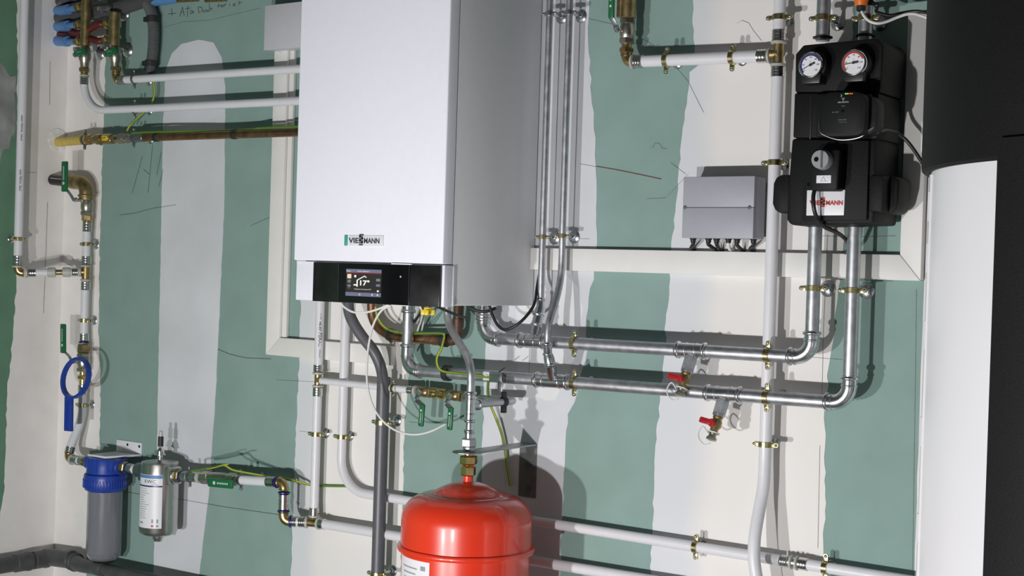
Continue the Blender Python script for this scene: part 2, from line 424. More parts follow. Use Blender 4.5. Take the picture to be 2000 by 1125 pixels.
def clamp(p, axis, r, label, group='two-screw pipe clamps', n=(0, -1, 0), d=None, ring='yellow_zinc', plate=.0125, ear=.011, width=.011, hook=False):
    """two-screw pipe clamp: wall plate, threaded rod, band round the pipe, two screwed ears"""
    p = Vector(p); n = Vector(n); a = Vector(axis).normalized(); a = (a - n * a.dot(n)).normalized(); e = a.cross(n)
    d = d if d is not None else -p.y
    base = p - n * d
    t = thing('pipe_clamp', label, 'clamp', base, group)
    obj('wall_plate', MB().lathe(base + n * .0012, n, [(plate, 0), (plate, .0012), (plate * .86, .003), (plate * .45, .0048), (plate * .4, .007), (plate * .2, .0075)], 24), 'zinc', t)
    if d - r > .012: obj('rod', MB().cyl(base + n * .004, p - n * (r + .0005), .0035, 10), 'zinc', t)
    obj('band', MB().ring(p, a, r + .0004, r + .0026, width, 28), ring, t)
    for s in (-1, 1):
        q = p + e * s * (r + .001)
        tip = q + e * s * ear
        m = MB()
        m.bar(q + n * .0018, tip + n * .0018, a, width * .9, .0018, .0003); m.bar(q - n * .0012, tip - n * .0012, a, width * .9, .0018, .0003)
        m.lathe(tip + n * .0012, n, [(width * .45, 0), (width * .45, .0016)], 14); m.lathe(tip - n * .002, n, [(width * .45, 0), (width * .45, .0016)], 14)
        k = obj('ear', m, ring, t)
        obj('screw', MB().lathe(tip + n * .0026, n, [(.0036, 0), (.0036, .001), (.0026, .0024), (.0008, .003)], 12), 'chrome', k)
    return t
def ball_valve(label, a, b, r, pivot, lever, grip, wdir, body='nickel', gw=.015, group=None, gcol='green_handle', name='ball_valve', loc=None):
    """a-b body axis; lever = steel strip points; grip = (start, end) of the plastic sleeve"""
    a = Vector(a); b = Vector(b); ax = (b - a); L = ax.length; ax.normalize()
    t = thing(name, label, 'valve', loc or (a + b) / 2, group)
    m = MB().lathe(a, ax, [(r * .82, L * .18), (r * .95, L * .26), (r * 1.05, L * .4), (r * 1.05, L * .6), (r * .95, L * .74), (r * .82, L * .82)], 24)
    m.hexn(a, a + ax * L * .24, r * 1.08); m.hexn(b - ax * L * .24, b, r * 1.08)
    obj('body', m, body, t)
    pv = Vector(pivot); c = on_axis(pv, a, b)
    pd = (pv - c).normalized()
    st = obj('stem', MB().cyl(c + pd * r * .7, pv, .0055, 12).hexn(pv - pd * .002, pv + pd * .005, .0075), 'steel_bright', t)
    pts = [Vector(q) for q in lever]
    m = MB()
    for i in range(len(pts) - 1): m.bar(pts[i], pts[i + 1], wdir, .012, .0026, .0004)
    lv = obj('lever', m, 'steel_dark', t)
    g0, g1 = Vector(grip[0]), Vector(grip[1])
    g = obj('grip', MB().bar(g0, g1, wdir, gw, .0085, .0032), gcol, t)
    dd = (g1 - g0); wd = Vector(wdir); wd = (wd - dd.normalized() * wd.dot(dd.normalized())).normalized(); nn = dd.normalized().cross(wd)
    if nn.dot(CAM - g0) < 0: nn = -nn
    m = MB(); o = g0 + dd * .28 + nn * .00455
    m.lathe(o, nn, [(gw * .2, 0), (gw * .2, .0002)], 14)
    for k in range(7):
        q = g0 + dd * (.40 + .065 * k) + nn * .00445
        m.bar(q, q + dd * .04, wd, gw * .2, .0003)
    obj('mark', m, 'strip_grey', g)
    return t
def on_axis(p, a, b):
    d = (b - a).normalized(); return a + d * (p - a).dot(d)
def brass_elbow(parent, a, corner, b, r, material='brass'):
    path = arc_path([a, corner, b], r * 1.3, 6)
    m = MB().tube(path, r, 20)
    m.bead(Vector(a), (Vector(corner) - Vector(a)), r, .002); m.bead(Vector(b), (Vector(corner) - Vector(b)), r, .002)
    return obj('elbow', m, material, parent)
def cable(name, label, pts, r, material, cat='cable', smooth=True, group=None):
    m = MB().tube(spline(pts, 8) if smooth else pts, r, 10)
    return tag(obj(name, m, material), label, cat, group)
def earth_wire(label, pts, r=.0033):
    """green and yellow earth wire: green core with a yellow stripe along it"""
    path = spline(pts, 8)
    t = thing('earth_wire', label, 'wire', path[0], 'green and yellow earth wires')
    obj('insulation', MB().tube(path, r, 10), 'earth_green', t)
    tov = (CAM - path[len(path) // 2]).normalized()
    obj('stripe', MB().tube([q + (tov * .55 + Z_ * .2 + X_ * .25).normalized() * r * .42 for q in path], r * .72, 8), 'earth_yellow', t)
    return t

# ================================================================== SETTING
def struct(name, m, material, parent=None, **k):
    o = obj(name, m, material, parent, **k)
    if not parent: o['kind'] = 'structure'
    return o
wall = struct('wall_back', MB().box((XL - .1, 0, 0), (3.2, .1, 2.7)), 'green_board', loc=(0, 0, 0))
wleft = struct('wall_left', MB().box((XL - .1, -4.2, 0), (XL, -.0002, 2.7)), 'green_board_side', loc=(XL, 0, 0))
struct('floor', MB().box((XL - .1, -4.2, -.1), (3.2, .1, 0)), 'floor', loc=(0, 0, 0))
def jag(pts, amp, step):
    out = []
    for i, p in enumerate(pts):
        q = pts[(i + 1) % len(pts)]
        a, b = Vector(p), Vector(q); n = max(1, int((b - a).length / step))
        nrm = Vector((-(b - a).y, (b - a).x)); nrm = nrm.normalized() if nrm.length else nrm
        for k in range(n):
            j = random.uniform(-1, 1) * amp if k else 0
            out.append(a.lerp(b, k / n) + nrm * j)
    return out
def filler(poly, material, th, amp=.0015, step=.02, label=None):    # skim coat laid over a board joint
    m = MB().slab([Vector((p.x, -th, p.y)) for p in jag(poly, amp, step)], (0, th + .0005, 0))
    return obj('filler_strip', m, material, wall, label)
filler([(XL - .006, 0), (-1.635, 0), (-1.63, .55), (-1.63, .715), (-1.585, .72), (-1.592, .95), (-1.607, 1.1), (-1.612, 1.4), (-1.612, 1.6), (-1.60, 2.69), (XL - .006, 2.69)], 'cream_side', .0009, .003, .012)
filler([(-1.33, 0), (-1.325, .6), (-1.335, 1.4), (-1.34, 1.7), (-1.335, 1.86), (-1.31, 1.91), (-1.27, 1.935), (-1.20, 1.942), (-1.135, 1.93), (-1.10, 1.885), (-1.082, 1.80), (-1.073, 1.45), (-1.085, .95), (-1.10, .66), (-1.135, .38), (-1.15, 0)], 'compound', .0012, .0012, .02)
filler([(-.775, 0), (-.77, .8), (-.765, 1.05), (-.765, 1.2), (-.79, 1.33), (-.78, 2.69), (-.34, 2.69), (-.345, 1.2), (-.375, 1.08), (-.39, .9), (-.385, 0)], 'joint_mid', .001, .0025, .014)
filler([(-.145, 0), (-.14, .9), (-.143, 1.2), (-.15, 2.69), (.12, 2.69), (.13, 1.86), (.16, 1.6), (.172, 1.4), (.168, 1.29), (.158, 1.27), (.15, 1.20), (.155, 1.12), (.125, 1.0), (.107, .97), (.10, .75), (.09, 0)], 'compound', .001, .003, .02)
filler([(.04, 1.31), (.09, 1.3), (.125, 1.27), (.14, 1.22), (.12, 1.1), (.07, 1.0), (-.02, 1.0), (-.05, 1.1), (-.05, 1.3)], 'compound_light', .0015, .003, .02)
filler([(.34, 0), (.345, .9), (.354, 1.02), (.362, 1.13), (.362, 1.2), (.368, 1.28), (.37, 1.36), (.383, 1.5), (.386, 1.6), (.398, 1.69), (.402, 1.76), (.425, 1.775), (.413, 1.80), (.405, 1.87), (.405, 2.69), (.79, 2.69), (.78, 1.4), (.757, 1.14), (.748, 1.03), (.757, .82), (.755, 0)], 'joint_right', .001, .003, .016)
filler([(.952, 0), (.952, 2.69), (1.15, 2.69), (1.15, 0)], 'cream', .0009, .001, .05)
def leftpatch(pix, material, th):
    pts = [PL(*q) for q in pix]
    pp = jag([(q.y, q.z) for q in pts], .003, .015)
    m = MB().slab([Vector((XL + th, min(q.x, -.0005), q.y)) for q in pp], (-th - .0005, 0, 0))
    return obj('filler_strip', m, material, wleft)
leftpatch([(160, -80), (150, 400), (135, 900), (125, 1250), (-18, 1250), (0, 1010), (8, 960), (14, 760), (18, 735), (26, 640), (32, 560), (30, 480), (33, 300), (34, 130), (33, -80)], 'cream_side', .0009)
leftpatch([(-170, 60), (-110, 95), (-40, 105), (-4, 112), (2, 124), (8, 130), (14, 142), (20, 150), (31, 148), (32, 178), (27, 182), (30, 220), (28, 262), (21, 268), (18, 290), (6, 292), (0, 318), (-40, 325), (-120, 345), (-175, 380)], 'dirty_patch', .0007)
# white timber frame fixed to the boards
def trimbar(n, poly, label=None):
    m = MB().slab([Vector((x, -.021, z)) for x, z in poly], (0, .020, 0), .0015)
    return struct('trim_%d' % n, m, 'trim')
trimbar(1, [(-.873, 1.055), (-.823, 1.104), (-.823, 1.90), (-.873, 1.90)])
trimbar(2, [(-.872, 1.054), (-.425, 1.052), (-.425, 1.101), (-.822, 1.103)])
trimbar(3, [(-.012, 1.3085), (.951, 1.3085), (.9065, 1.3605), (-.012, 1.3605)])
trimbar(4, [(.9515, 1.3095), (.9515, 1.846), (.907, 1.846), (.907, 1.3615)])
t5 = MB().slab([Vector((x, -.012, z)) for x, z in [(-.822, 1.104), (-.806, 1.104), (-.806, 1.90), (-.822, 1.90)]], (0, .011, 0), .001)
struct('trim_5', t5, 'trim')
# pencil lines on the boards
def mark(pix, w=.0009, material='pencil', th=.0022, name='pencil_line', f=P):
    m = MB(); pts = [f(*q) for q in pix]
    off = Vector((0, -th, 0)) if f is P else Vector((th, 0, 0)); wd = Y_ if f is P else X_
    for a, b in zip(pts[:-1], pts[1:]):
        d = (b - a).normalized(); m.bar(a + off, b + off, d.cross(wd), w, .0002)
    return obj(name, m, material, wall if f is P else wleft)
for pix in ([(279, 305), (259, 378)], [(299, 283), (290, 377)], [(281, 331), (293, 341)], [(316, 297), (307, 342)], [(320, 330), (311, 365)],
            [(235, 420), (262, 417), (300, 407), (345, 400)], [(426, 682), (450, 692), (480, 699), (530, 701)],
            [(490, 441), (520, 428), (537, 420)], [(320, 970), (360, 976), (440, 990), (545, 1005)], [(240, 960), (275, 965)]):
    mark(pix)
for pix in ([(313, 56), (360, 43), (410, 40), (460, 28), (508, 17)], [(1150, 37), (1180, 44), (1200, 49)], [(1250, 73), (1275, 88), (1300, 115), (1325, 137), (1345, 160), (1365, 200), (1375, 220)],
            [(1270, 290), (1276, 288), (1279, 280), (1289, 281), (1293, 290), (1303, 291)], [(1133, 320), (1165, 326)],
            [(1310, 318), (1340, 340)], [(1441, 46), (1449, 40), (1463, 45), (1472, 60), (1488, 80)], [(540, 742), (600, 745), (622, 746)],
            [(1345, 340), (1300, 387), (1262, 389)], [(1130, 466), (1152, 467)], [(586, 842), (606, 844)], [(820, 826), (800, 824)], [(1577, 697), (1650, 703)], [(1606, 461), (1680, 463), (1750, 461)]):
    mark(pix, .0007, 'pencil_soft')
mark([(1165, 325), (1200, 331), (1240, 339), (1292, 350)], .0016, 'red_mark')
for pix in ([(1617, 458), (1609, 640), (1606, 775)], [(1790, 565), (1787, 800), (1782, 1125)], [(1035, 662), (1034, 740)], [(173, 1060), (178, 900)], [(1602, 870), (1598, 1070)], [(100, 330), (99, 395)]):
    mark(pix, .0007, 'pencil_soft')
mark([(92, 395), (88, 520), (84, 612)], .0011, 'pencil_soft', f=PL)
mark([(97, 120), (96, 205)], .0011, 'pencil_soft', f=PL)
mark([(53, 337), (70, 337)], .0011, 'pencil_soft', f=PL)
hw = lambda x, y: (300 + x / 7.69, y / 7.69)
for st in ([(225, 215), (340, 204)], [(275, 130), (285, 235)], [(400, 252), (438, 110), (468, 243)], [(412, 190), (458, 180)], [(520, 90), (512, 262)], [(480, 140), (560, 122)],
           [(558, 210), (562, 165), (598, 175), (590, 205), (558, 210)], [(612, 170), (600, 205)], [(672, 110), (690, 200), (740, 160), (730, 115), (680, 105)],
           [(752, 150), (750, 185), (785, 178), (790, 145)], [(800, 150), (805, 185), (828, 150), (832, 180)], [(842, 60), (850, 175)], [(850, 130), (880, 130), (878, 165)],
           [(985, 55), (975, 125)], [(960, 92), (1010, 85)], [(1020, 110), (1020, 80), (1050, 80), (1050, 105), (1020, 110)], [(1066, 105), (1070, 72), (1100, 66), (1062, 90)],
           [(1145, 60), (1150, 95)], [(1200, 100), (1205, 62), (1235, 56), (1205, 80), (1240, 92)], [(1290, 20), (1288, 80)], [(1290, 45), (1330, 38)]):
    mark([hw(*q) for q in st], .0012, 'pencil', name='pencil_writing')

# ================================================================== BOILER
b = thing('wall_boiler', 'white wall-hung gas boiler with black touch control panel, largest unit on the wall', 'boiler', (-.225, 0, 1.219))
obj('casing', MB().box((-.448, -.322, 1.222), (0, -.004, 2.10), .003), 'boiler_white_shaded', b)
obj('front_cover', MB().box((-.45, -.36, 1.3135), (0, -.3245, 2.10), .0035, 3), 'boiler_white', b, 'white front cover')
hb = obj('lower_housing', MB().box((-.446, -.354, 1.219), (.0015, -.324, 1.3115), .002), 'boiler_white', b)
obj('seam_glint', MB().box((-.001, -.3245, 1.221), (.0035, -.3185, 1.3105), .0008), 'label_white', hb)  # added white strip, imitates light catching the seam edge
def face(pix, d): return [P(x, y, d) for x, y in pix]
x0, x1 = P(611, 550, .362).x, P(858.5, 556, .362).x
zt, zb = 1.3105, 1.2185
cp = obj('control_panel', MB().box((x0, -.362, zb), (x1, -.354, zt), .0012), 'panel_black', b, 'black control panel')
xa, xb = P(659, 556, .3635).x, P(800, 556, .3635).x
obj('glass_front', MB().box((xa, -.3636, zb + .0005), (xb, -.3618, zt - .0005), .0005), 'gloss_black', cp)
sx0, sx1 = P(675.5, 552, .3646).x, P(744.5, 552, .3646).x
sz1, sz0 = P(710, 526, .3646).z, P(710, 579, .3646).z
sw, sh = sx1 - sx0, sz1 - sz0
obj('screen', MB().box((sx0, -.3645, sz0), (sx1, -.3634, sz1)), 'screen_dark', cp, 'lit colour touch screen reading 17 degrees')
def scr(x, y, w, h, material, name='screen_icon'):
    X0 = sx0 + sw * x; Z1 = sz1 - sh * y
    return obj(name, MB().box((X0, -.3649, Z1 - sh * h), (X0 + sw * w, -.3644, Z1)), material, cp)
scr(0, 0, 1, .125, 'screen_bar', 'screen_bar'); scr(0, .125, 1, .03, 'screen_red', 'screen_bar'); scr(0, .86, 1, .14, 'screen_bar', 'screen_bar')
scr(.04, .19, .11, .16, 'screen_cream'); scr(.05, .40, .09, .075, 'screen_grey'); scr(.05, .485, .09, .03, 'screen_grey'); scr(.05, .58, .09, .08, 'screen_grey'); scr(.07, .69, .05, .03, 'screen_grey')
scr(.86, .33, .11, .10, 'screen_grey'); scr(.86, .53, .11, .09, 'screen_bar'); scr(.89, .755, .05, .06, 'screen_white'); scr(.24, .22, .05, .085, 'screen_white')
scr(.38, .90, .045, .07, 'screen_white'); scr(.74, .90, .035, .06, 'screen_white'); scr(.89, .90, .035, .06, 'screen_white')
SP = lambda x, y: Vector((sx0 + sw * x, -.3648, sz1 - sh * y))
hm = MB()
for a_, b_ in (((.325, .65), (.325, .40)), ((.325, .405), (.53, .25)), ((.53, .25), (.58, .30))): hm.bar(SP(*a_), SP(*b_), (SP(*b_) - SP(*a_)).cross(Y_), .0034 if a_[0] < .4 and a_[1] > .5 else .0020, .0006)
obj('screen_house', hm, 'screen_white', cp)
scr(.225, .56, .09, .05, 'screen_white', 'screen_arrow')
text('screen_digits', '17°', SP(.545, .50), X_, Z_, sh * .18, 'screen_white', cp, sw * .27, bold=.03)
text('screen_caption', 'Temperatura de impulsion 40°C', SP(.49, .735), X_, Z_, sh * .04, 'screen_white', cp, sw * .48)
text('screen_caption', 'Menu', SP(.08, .075), X_, Z_, sh * .05, 'screen_white', cp, sw * .1)
text('screen_caption', 'Circuito calefaccion 1', SP(.5, .07), X_, Z_, sh * .05, 'screen_white', cp, sw * .34)
pl = P(782.5, 540.5, .3638)
obj('sensor', MB().lathe(pl, (0, -1, 0), [(.0022, 0), (.0022, .0004), (.001, .0006)], 12), 'strip_grey', cp)
gz = P(784, 515, .362)
obj('release_tab', MB().box((P(765, 515, .362).x, -.3635, zt - .0006), (P(804, 515, .362).x, -.356, zt + .0022)), 'label_white', cp, 'white tab')
obj('release_tab', MB().box((P(765, 594, .362).x, -.3635, zb - .0012), (P(799, 594, .362).x, -.356, zb + .0006)), 'label_white', cp, 'white tab')
for px in (604, 661, 799):
    xx = P(px if px > 610 else 612, 555, .3625).x
    obj('panel_seam', MB().box((xx, -.3639, zb + .002), (xx + .0006, -.3618, zt - .002)), 'grey_mark', cp)
bc = P(712, 470, .36)
bd = obj('badge', MB().box((P(682, 470, .36).x, -.3622, bc.z - .0125), (P(750, 470, .36).x, -.3598, bc.z + .0125), .0012), 'badge', b, 'clear badge plate')
obj('badge_end', MB().box((P(673.5, 470, .36).x, -.3628, bc.z - .0125), (P(679.5, 470, .36).x, -.3598, bc.z + .0125), .0022), 'logo_green', bd)
wordmark(bd, Vector((P(712, 470, .36).x, -.3623, bc.z)), X_, Z_, P(743, 470, .36).x - P(681, 470, .36).x, 'logo_grey')
# shut-off tap under the boiler
tp = P(836, 607, .19)
yt = thing('gas_tap', 'yellow star-shaped tap knob under the white boiler', 'tap', (tp.x, tp.y, 1.2175))
obj('stem', MB().cyl((tp.x, tp.y, 1.219), tp, .006, 12), 'steel_dark', yt)
m = MB()
for k in range(4):
    a_ = math.pi / 2 * k + .5; d = Vector((math.cos(a_), math.sin(a_), 0)); m.bar(tp - Z_ * .004, tp - Z_ * .004 + d * .017, Z_, .013, .010, .002)
m.cyl(tp - Z_ * .009, tp + Z_ * .008, .010, 16, .001)
obj('knob', m, 'yellow', yt)

# ================================================================== BUFFER TANK
RH, RJ = .43, .415
TC = Vector((1.568, -.49, 0)); zr = 1.4755
tk = thing('buffer_tank', 'tall white cylindrical storage tank with black insulated upper hood at the right edge', 'tank', (TC.x, TC.y, 0))
obj('jacket', MB().lathe(TC + Z_ * .01, Z_, [(RJ, 0), (RJ, zr + .03)], 128), 'tank_white', tk, 'white jacket')
obj('hood', MB().lathe(TC + Z_ * zr, Z_, [(RJ + .001, .0), (RH - .006, -.001), (RH - .001, .003), (RH, .010), (RH, .66), (RH - .03, .70), (.05, .72)], 128), 'tank_black', tk, 'black insulation hood')
def curved(r0, r1, a0, a1, z0, z1, n=24):
    m = MB(); pts = []
    for k in range(n + 1):
        a = math.radians(a0 + (a1 - a0) * k / n); c, s_ = math.cos(a), math.sin(a)
        for r, z in ((r0, z0), (r1, z0), (r1, z1), (r0, z1)): m.v.append(TC + Vector((r * c, r * s_, z)))
    for k in range(n):
        for j in range(4): m.f.append((4 * k + j, 4 * k + (j + 1) % 4, 4 * k + 4 + (j + 1) % 4, 4 * k + 4 + j))
    m.f += [(0, 1, 2, 3), (4 * n, 4 * n + 3, 4 * n + 2, 4 * n + 1)]
    return m
obj('front_strip', curved(RJ - .002, RH + .008, -119.6, -60, .012, 1.503), 'tank_black', tk, 'black cover strip')
st = obj('closure_strip', curved(RJ - .001, RJ + .0025, -163, -155.5, .02, zr - .004, 6), 'tank_white', tk)
for z in (.6, .75, .9, 1.05, 1.2, 1.32, 1.40):
    obj('catch', curved(RJ + .002, RJ + .0045, -157.5, -156.6, z, z + .045, 2), 'strip_grey', st)

# ================================================================== JUNCTION BOX AND CONTROLLER BOX
def front_rect(pix, d):
    p = [P(x, y, d) for x, y in pix]
    xs = sorted(q.x for q in p); zs = sorted(q.z for q in p)
    return (xs[0] + xs[1]) / 2, (xs[-1] + xs[-2]) / 2, (zs[0] + zs[1]) / 2, (zs[-1] + zs[-2]) / 2
xa, _, za, zb_ = front_rect([(517, 10), (583, 6), (517, 93), (583, 97)], .052)
jb = thing('junction_box', 'small pale grey square junction box at the left side of the boiler', 'box', (xa + .06, 0, za))
obj('body', MB().box((xa, -.046, za), (xa + .14, -.003, zb_), .003), 'box_light', jb)
lid = obj('lid', MB().box((xa - .001, -.053, za - .001), (xa + .141, -.0465, zb_ + .001), .002), 'box_light', jb)
for px, py in ((520.5, 17), (519.5, 87)):
    q = P(px, py, .0525); obj('screw', MB().lathe(q + Y_ * .001, -Y_, [(.0042, 0), (.0042, .0008), (.002, .0014)], 14), 'grey_mark', lid)
obj('gland', MB().cyl((xa + .032, -.02, za - .006), (xa + .032, -.02, za + .002), .005, 12), 'plastic_grey', jb)

xa, xb, za, zb_ = front_rect([(1336, 345), (1474.5, 345), (1331, 463), (1469, 467)], .072)
cb = thing('controller_box', 'lilac-grey flat controller box with two lid screws, above the white frame', 'box', ((xa + xb) / 2, 0, za))
obj('base', MB().box((xa + .004, -.014, za + .006), (xb - .002, -.002, zb_ - .01), .002), 'black', cb, 'black backplate')
obj('body', MB().slab([Vector((xa, -.062, za)), Vector((xb, -.062, za)), Vector((xb, -.062, zb_)), Vector((xa, -.062, zb_))], (0, .0475, 0), .003), 'box_grey', cb)
l1 = obj('lid', MB().box((xa - .0005, -.072, za - .0005), (xb + .0005, -.0615, (za + zb_) / 2 - .0004), .0015), 'box_grey', cb)
obj('lid', MB().box((xa - .0005, -.072, (za + zb_) / 2 + .0004), (xb + .0005, -.0615, zb_ + .0005), .0015), 'box_grey', cb)
for px in (1338, 1464):
    q = P(px, 405, .0722); obj('screw', MB().lathe(q + Y_ * .002, -Y_, [(.0044, 0), (.0044, .0022), (.003, .0028), (.001, .003)], 14), 'grey_mark', l1)
for k, (px, ex, mt, lab) in enumerate(((1354, 1349, 'black', 'first black cable from the left under the controller box'), (1384, 1395, 'black', 'second black cable from the left under the controller box'), (1400, 1404, 'black', 'third black cable from the left under the controller box'),
                          (1423, 1425, 'cable_white', 'only white cable under the controller box'), (1440, 1446, 'black', 'black cable right of the white one under the controller box'), (1472, 1465, 'black', 'rightmost black cable under the controller box'))):
    q = P(px, 465, .035); q.z = za
    e = P(ex, 493, .02)
    t = thing('box_cable', lab, 'cable', (q.x, q.y, q.z), 'cables under the controller box')
    obj('gland', MB().lathe(q + Z_ * .003, -Z_, [(.0080, 0), (.0080, .005), (.0062, .006), (.0058, .012), (.004, .013)], 14), 'black', t, 'black gland')
    obj('sheath', MB().tube(spline([q - Z_ * .008, q - Z_ * .013, e + Z_ * .008, Vector((e.x, -.012, 1.3607 + .004)), Vector((e.x, -.0025, 1.358 + .006))], 6), .0042, 10), mt, t)

# ================================================================== EXPANSION VESSEL, ITS BRACKET
VC = Vector((-.006, -.235, 0)); VR = .149
vt = VZ(VC.x, .235, 941).z; vf = P(915, 1102, .235 + VR).z
ev = thing('expansion_vessel', 'glossy red steel expansion vessel hanging on a wall bracket, bottom centre', 'vessel', (VC.x, VC.y, vf - .19))
def dome(z0, z1, r, n=16):
    pr = [(r, z0)]; h = z1 - z0; k0 = h - .085
    pr.append((r, z0 + k0 * .5)); 
    for k in range(n + 1):
        t = math.pi / 2 * k / n
        rr = r - .066 + .066 * math.cos(t); zz = z0 + k0 + .058 * math.sin(t)
        pr.append((rr, zz))
    for k in range(1, 7):
        f = k / 6; pr.append(((r - .066) * (1 - f) + .006 * f, z0 + k0 + .058 + .027 * (1 - (1 - f) ** 2)))
    return pr
zf = vf
obj('upper_shell', MB().lathe(VC, Z_, dome(zf + .004, vt, VR), 72), 'red_paint', ev)
obj('flange', MB().lathe(VC + Z_ * zf, Z_, [(VR - .004, -.0065), (VR + .006, -.0065), (VR + .0078, -.004), (VR + .0078, .003), (VR + .006, .0055), (VR - .004, .0055)], 72), 'red_paint', ev)
lowp = [(r_, zf - .006 - (z_ - zf - .004)) for r_, z_ in dome(zf + .004, zf + .20, VR - .003)]
obj('lower_shell', MB().lathe(VC, Z_, lowp, 72), 'red_paint', ev)
obj('neck', MB().lathe(VC + Z_ * (vt - .006), Z_, [(.0125, 0), (.0115, .008), (.0115, .022)], 24), 'red_paint', ev)
def wrapper(c, r, a0):
    def w(x, y, d): a = a0 + x / r; return Vector((c.x + (r + d) * math.cos(a), c.y + (r + d) * math.sin(a), c.z + y))
    return w
def wrap_patch(c, r, a0, w, z0, z1, th=.0006, n=14):
    m = MB()
    for k in range(n + 1):
        a = a0 + (k / n - .5) * w / r
        for rr, z in ((r - .0004, z0), (r + th, z0), (r + th, z1), (r - .0004, z1)): m.v.append(Vector((c.x + rr * math.cos(a), c.y + rr * math.sin(a), z)))
    for k in range(n):
        for j in range(4): m.f.append((4 * k + j, 4 * k + (j + 1) % 4, 4 * k + 4 + (j + 1) % 4, 4 * k + 4 + j))
    m.f += [(0, 1, 2, 3), (4 * n, 4 * n + 3, 4 * n + 2, 4 * n + 1)]
    return m
q = P(812, 1118, .30); aa = math.atan2(q.y - VC.y, q.x - VC.x)
cama = math.atan2(CAM.y - VC.y, CAM.x - VC.x)
vl = obj('label', wrap_patch(VC, VR - .003, cama - .96, .115, zf - .10, zf - .0135), 'label_white', ev, 'white type label')
for k in range(5):
    obj('label_line', wrap_patch(VC, VR - .0024, cama - 1.02, .06 - .008 * (k % 3), zf - .034 - .012 * k, zf - .031 - .012 * k, .0004, 6), 'ink_soft', vl)
obj('label_sign', wrap_patch(VC, VR - .0024, cama - .69, .014, zf - .034, zf - .024, .0004, 4), 'ink_soft', vl)
uz = vt + .014
bu = thing('brass_union', 'bright brass hexagon union on top of the red vessel', 'fitting', VC + Z_ * uz)
for nm, z0, z1, hexr, pr in (('lower_nut', 0, .022, .0175, None), ('upper_nut', .026, .046, .0205, None)):
    obj(nm, MB().hexn(VC + Z_ * (uz + z0), VC + Z_ * (uz + z1), hexr), 'brass_bright', bu)
obj('spigot', MB().lathe(VC + Z_ * uz, Z_, [(.0125, .02), (.015, .0235), (.0125, .027), (.0125, .045), (.0105, .047), (.0105, .074)], 24), 'brass_bright', bu)
zs = P(916, 883, .235).z
p0, p1 = P(1014, 925, .002), P(1047.5, 922, .002)
zl = P(1030, 971, .002).z
vb = thing('vessel_bracket', 'grey steel angle bracket on the wall holding the red vessel', 'bracket', ((p0.x + p1.x) / 2, 0, zs))
obj('wall_leg', MB().box((p0.x, -.0035, zl), (p1.x, -.0004, zs + .002), .0006), 'paint_grey', vb)
c = (p0.x + p1.x) / 2; hw_ = (p1.x - p0.x) / 2
sh = MB(); poly = [Vector((c + hw_, -.003, zs + .002)), Vector((c - hw_, -.003, zs + .002)), Vector((c - hw_ * .98, -.20, zs + .002))]
for k in range(9):
    a_ = math.pi + math.pi * k / 8; poly.append(Vector((VC.x + .034 * math.cos(a_), -.242 + .034 * math.sin(a_), zs + .002)))
poly.append(Vector((c + hw_ * .98, -.20, zs + .002)))
sh.slab(poly, (0, 0, -.003), .0006); obj('shelf', sh, 'steel_dark', vb)
for py in (907, 955):
    q = P(1031, py, .0036); obj('bolt', MB().lathe(q + Y_ * .0004, -Y_, [(.008, 0), (.008, .001), (.0055, .0012), (.005, .0045), (.0015, .005)], 14), 'grey_mark', vb)

# ================================================================== STEEL HEATING PIPES
RS = .0142
a1 = P(984, 662.5, .077); b1 = P(1548, 696.5, .077); b1.z += 0
v1 = P(1589, 560, .077); X1 = v1.x
corner1 = Vector((X1, -.077, on(a1, b1, px=1585).z)); cl1 = Vector((P(944, 630, .077).x, -.077, on(a1, b1, px=948).z))
s1 = thing('steel_heating_pipe', 'upper galvanised pipe run from the boiler to the left leg of the black pump group', 'pipe', cl1, 'galvanised heating pipes')
zt1 = VZ(X1, .077, 440).z; zc1 = VZ(cl1.x, .077, 624).z
e0 = on(a1, b1, px=977); e1 = on(a1, b1, px=1539)
ve1 = Vector((X1, -.077, VZ(X1, .077, 646).z))
steel_elbow(s1, Vector((cl1.x, -.077, zc1 + .006)), cl1, e0, RS, .036)
steel_elbow(s1, e1, corner1, ve1, RS, .036)
pipe(s1, [Vector((cl1.x, -.077, zc1)), Vector((cl1.x, -.077, 1.222))], RS, 'steel')
pipe(s1, [e0, e1], RS, 'steel'); pipe(s1, [ve1, Vector((X1, -.077, zt1))], RS, 'steel')
steel_tee(s1, on(a1, b1, px=1012), on(a1, b1, px=1066), RS)
steel_tee(s1, on(a1, b1, px=1321), on(a1, b1, px=1382), RS)
a2 = P(814, 724, .077); b2 = P(1574, 781.7, .077)
X2 = P(1664, 600, .077).x; Xl2 = P(797, 640, .077).x
corner2 = Vector((X2, -.077, on(a2, b2, px=1660).z)); cl2 = Vector((Xl2, -.077, on(a2, b2, px=799).z))
s2 = thing('steel_heating_pipe', 'lower galvanised pipe run from the boiler to the right leg of the black pump group', 'pipe', cl2, 'galvanised heating pipes')
f0 = on(a2, b2, px=823); f1 = on(a2, b2, px=1611); vl2 = Vector((Xl2, -.077, VZ(Xl2, .077, 671).z)); ve2 = Vector((X2, -.077, VZ(X2, .077, 734).z))
steel_elbow(s2, vl2, cl2, f0, RS, .034); steel_elbow(s2, f1, corner2, ve2, RS, .036)
pipe(s2, [vl2, Vector((Xl2, -.077, 1.222))], RS, 'steel'); pipe(s2, [f0, f1], RS, 'steel'); pipe(s2, [ve2, Vector((X2, -.077, VZ(X2, .077, 440).z))], RS, 'steel')
obj('press_socket', MB().bead(VZ(Xl2, .077, 608), Z_, RS, .0045).cyl(VZ(Xl2, .077, 606), Vector((Xl2, -.077, 1.2215)), RS + .0018, 24), 'steel_bright', s2)
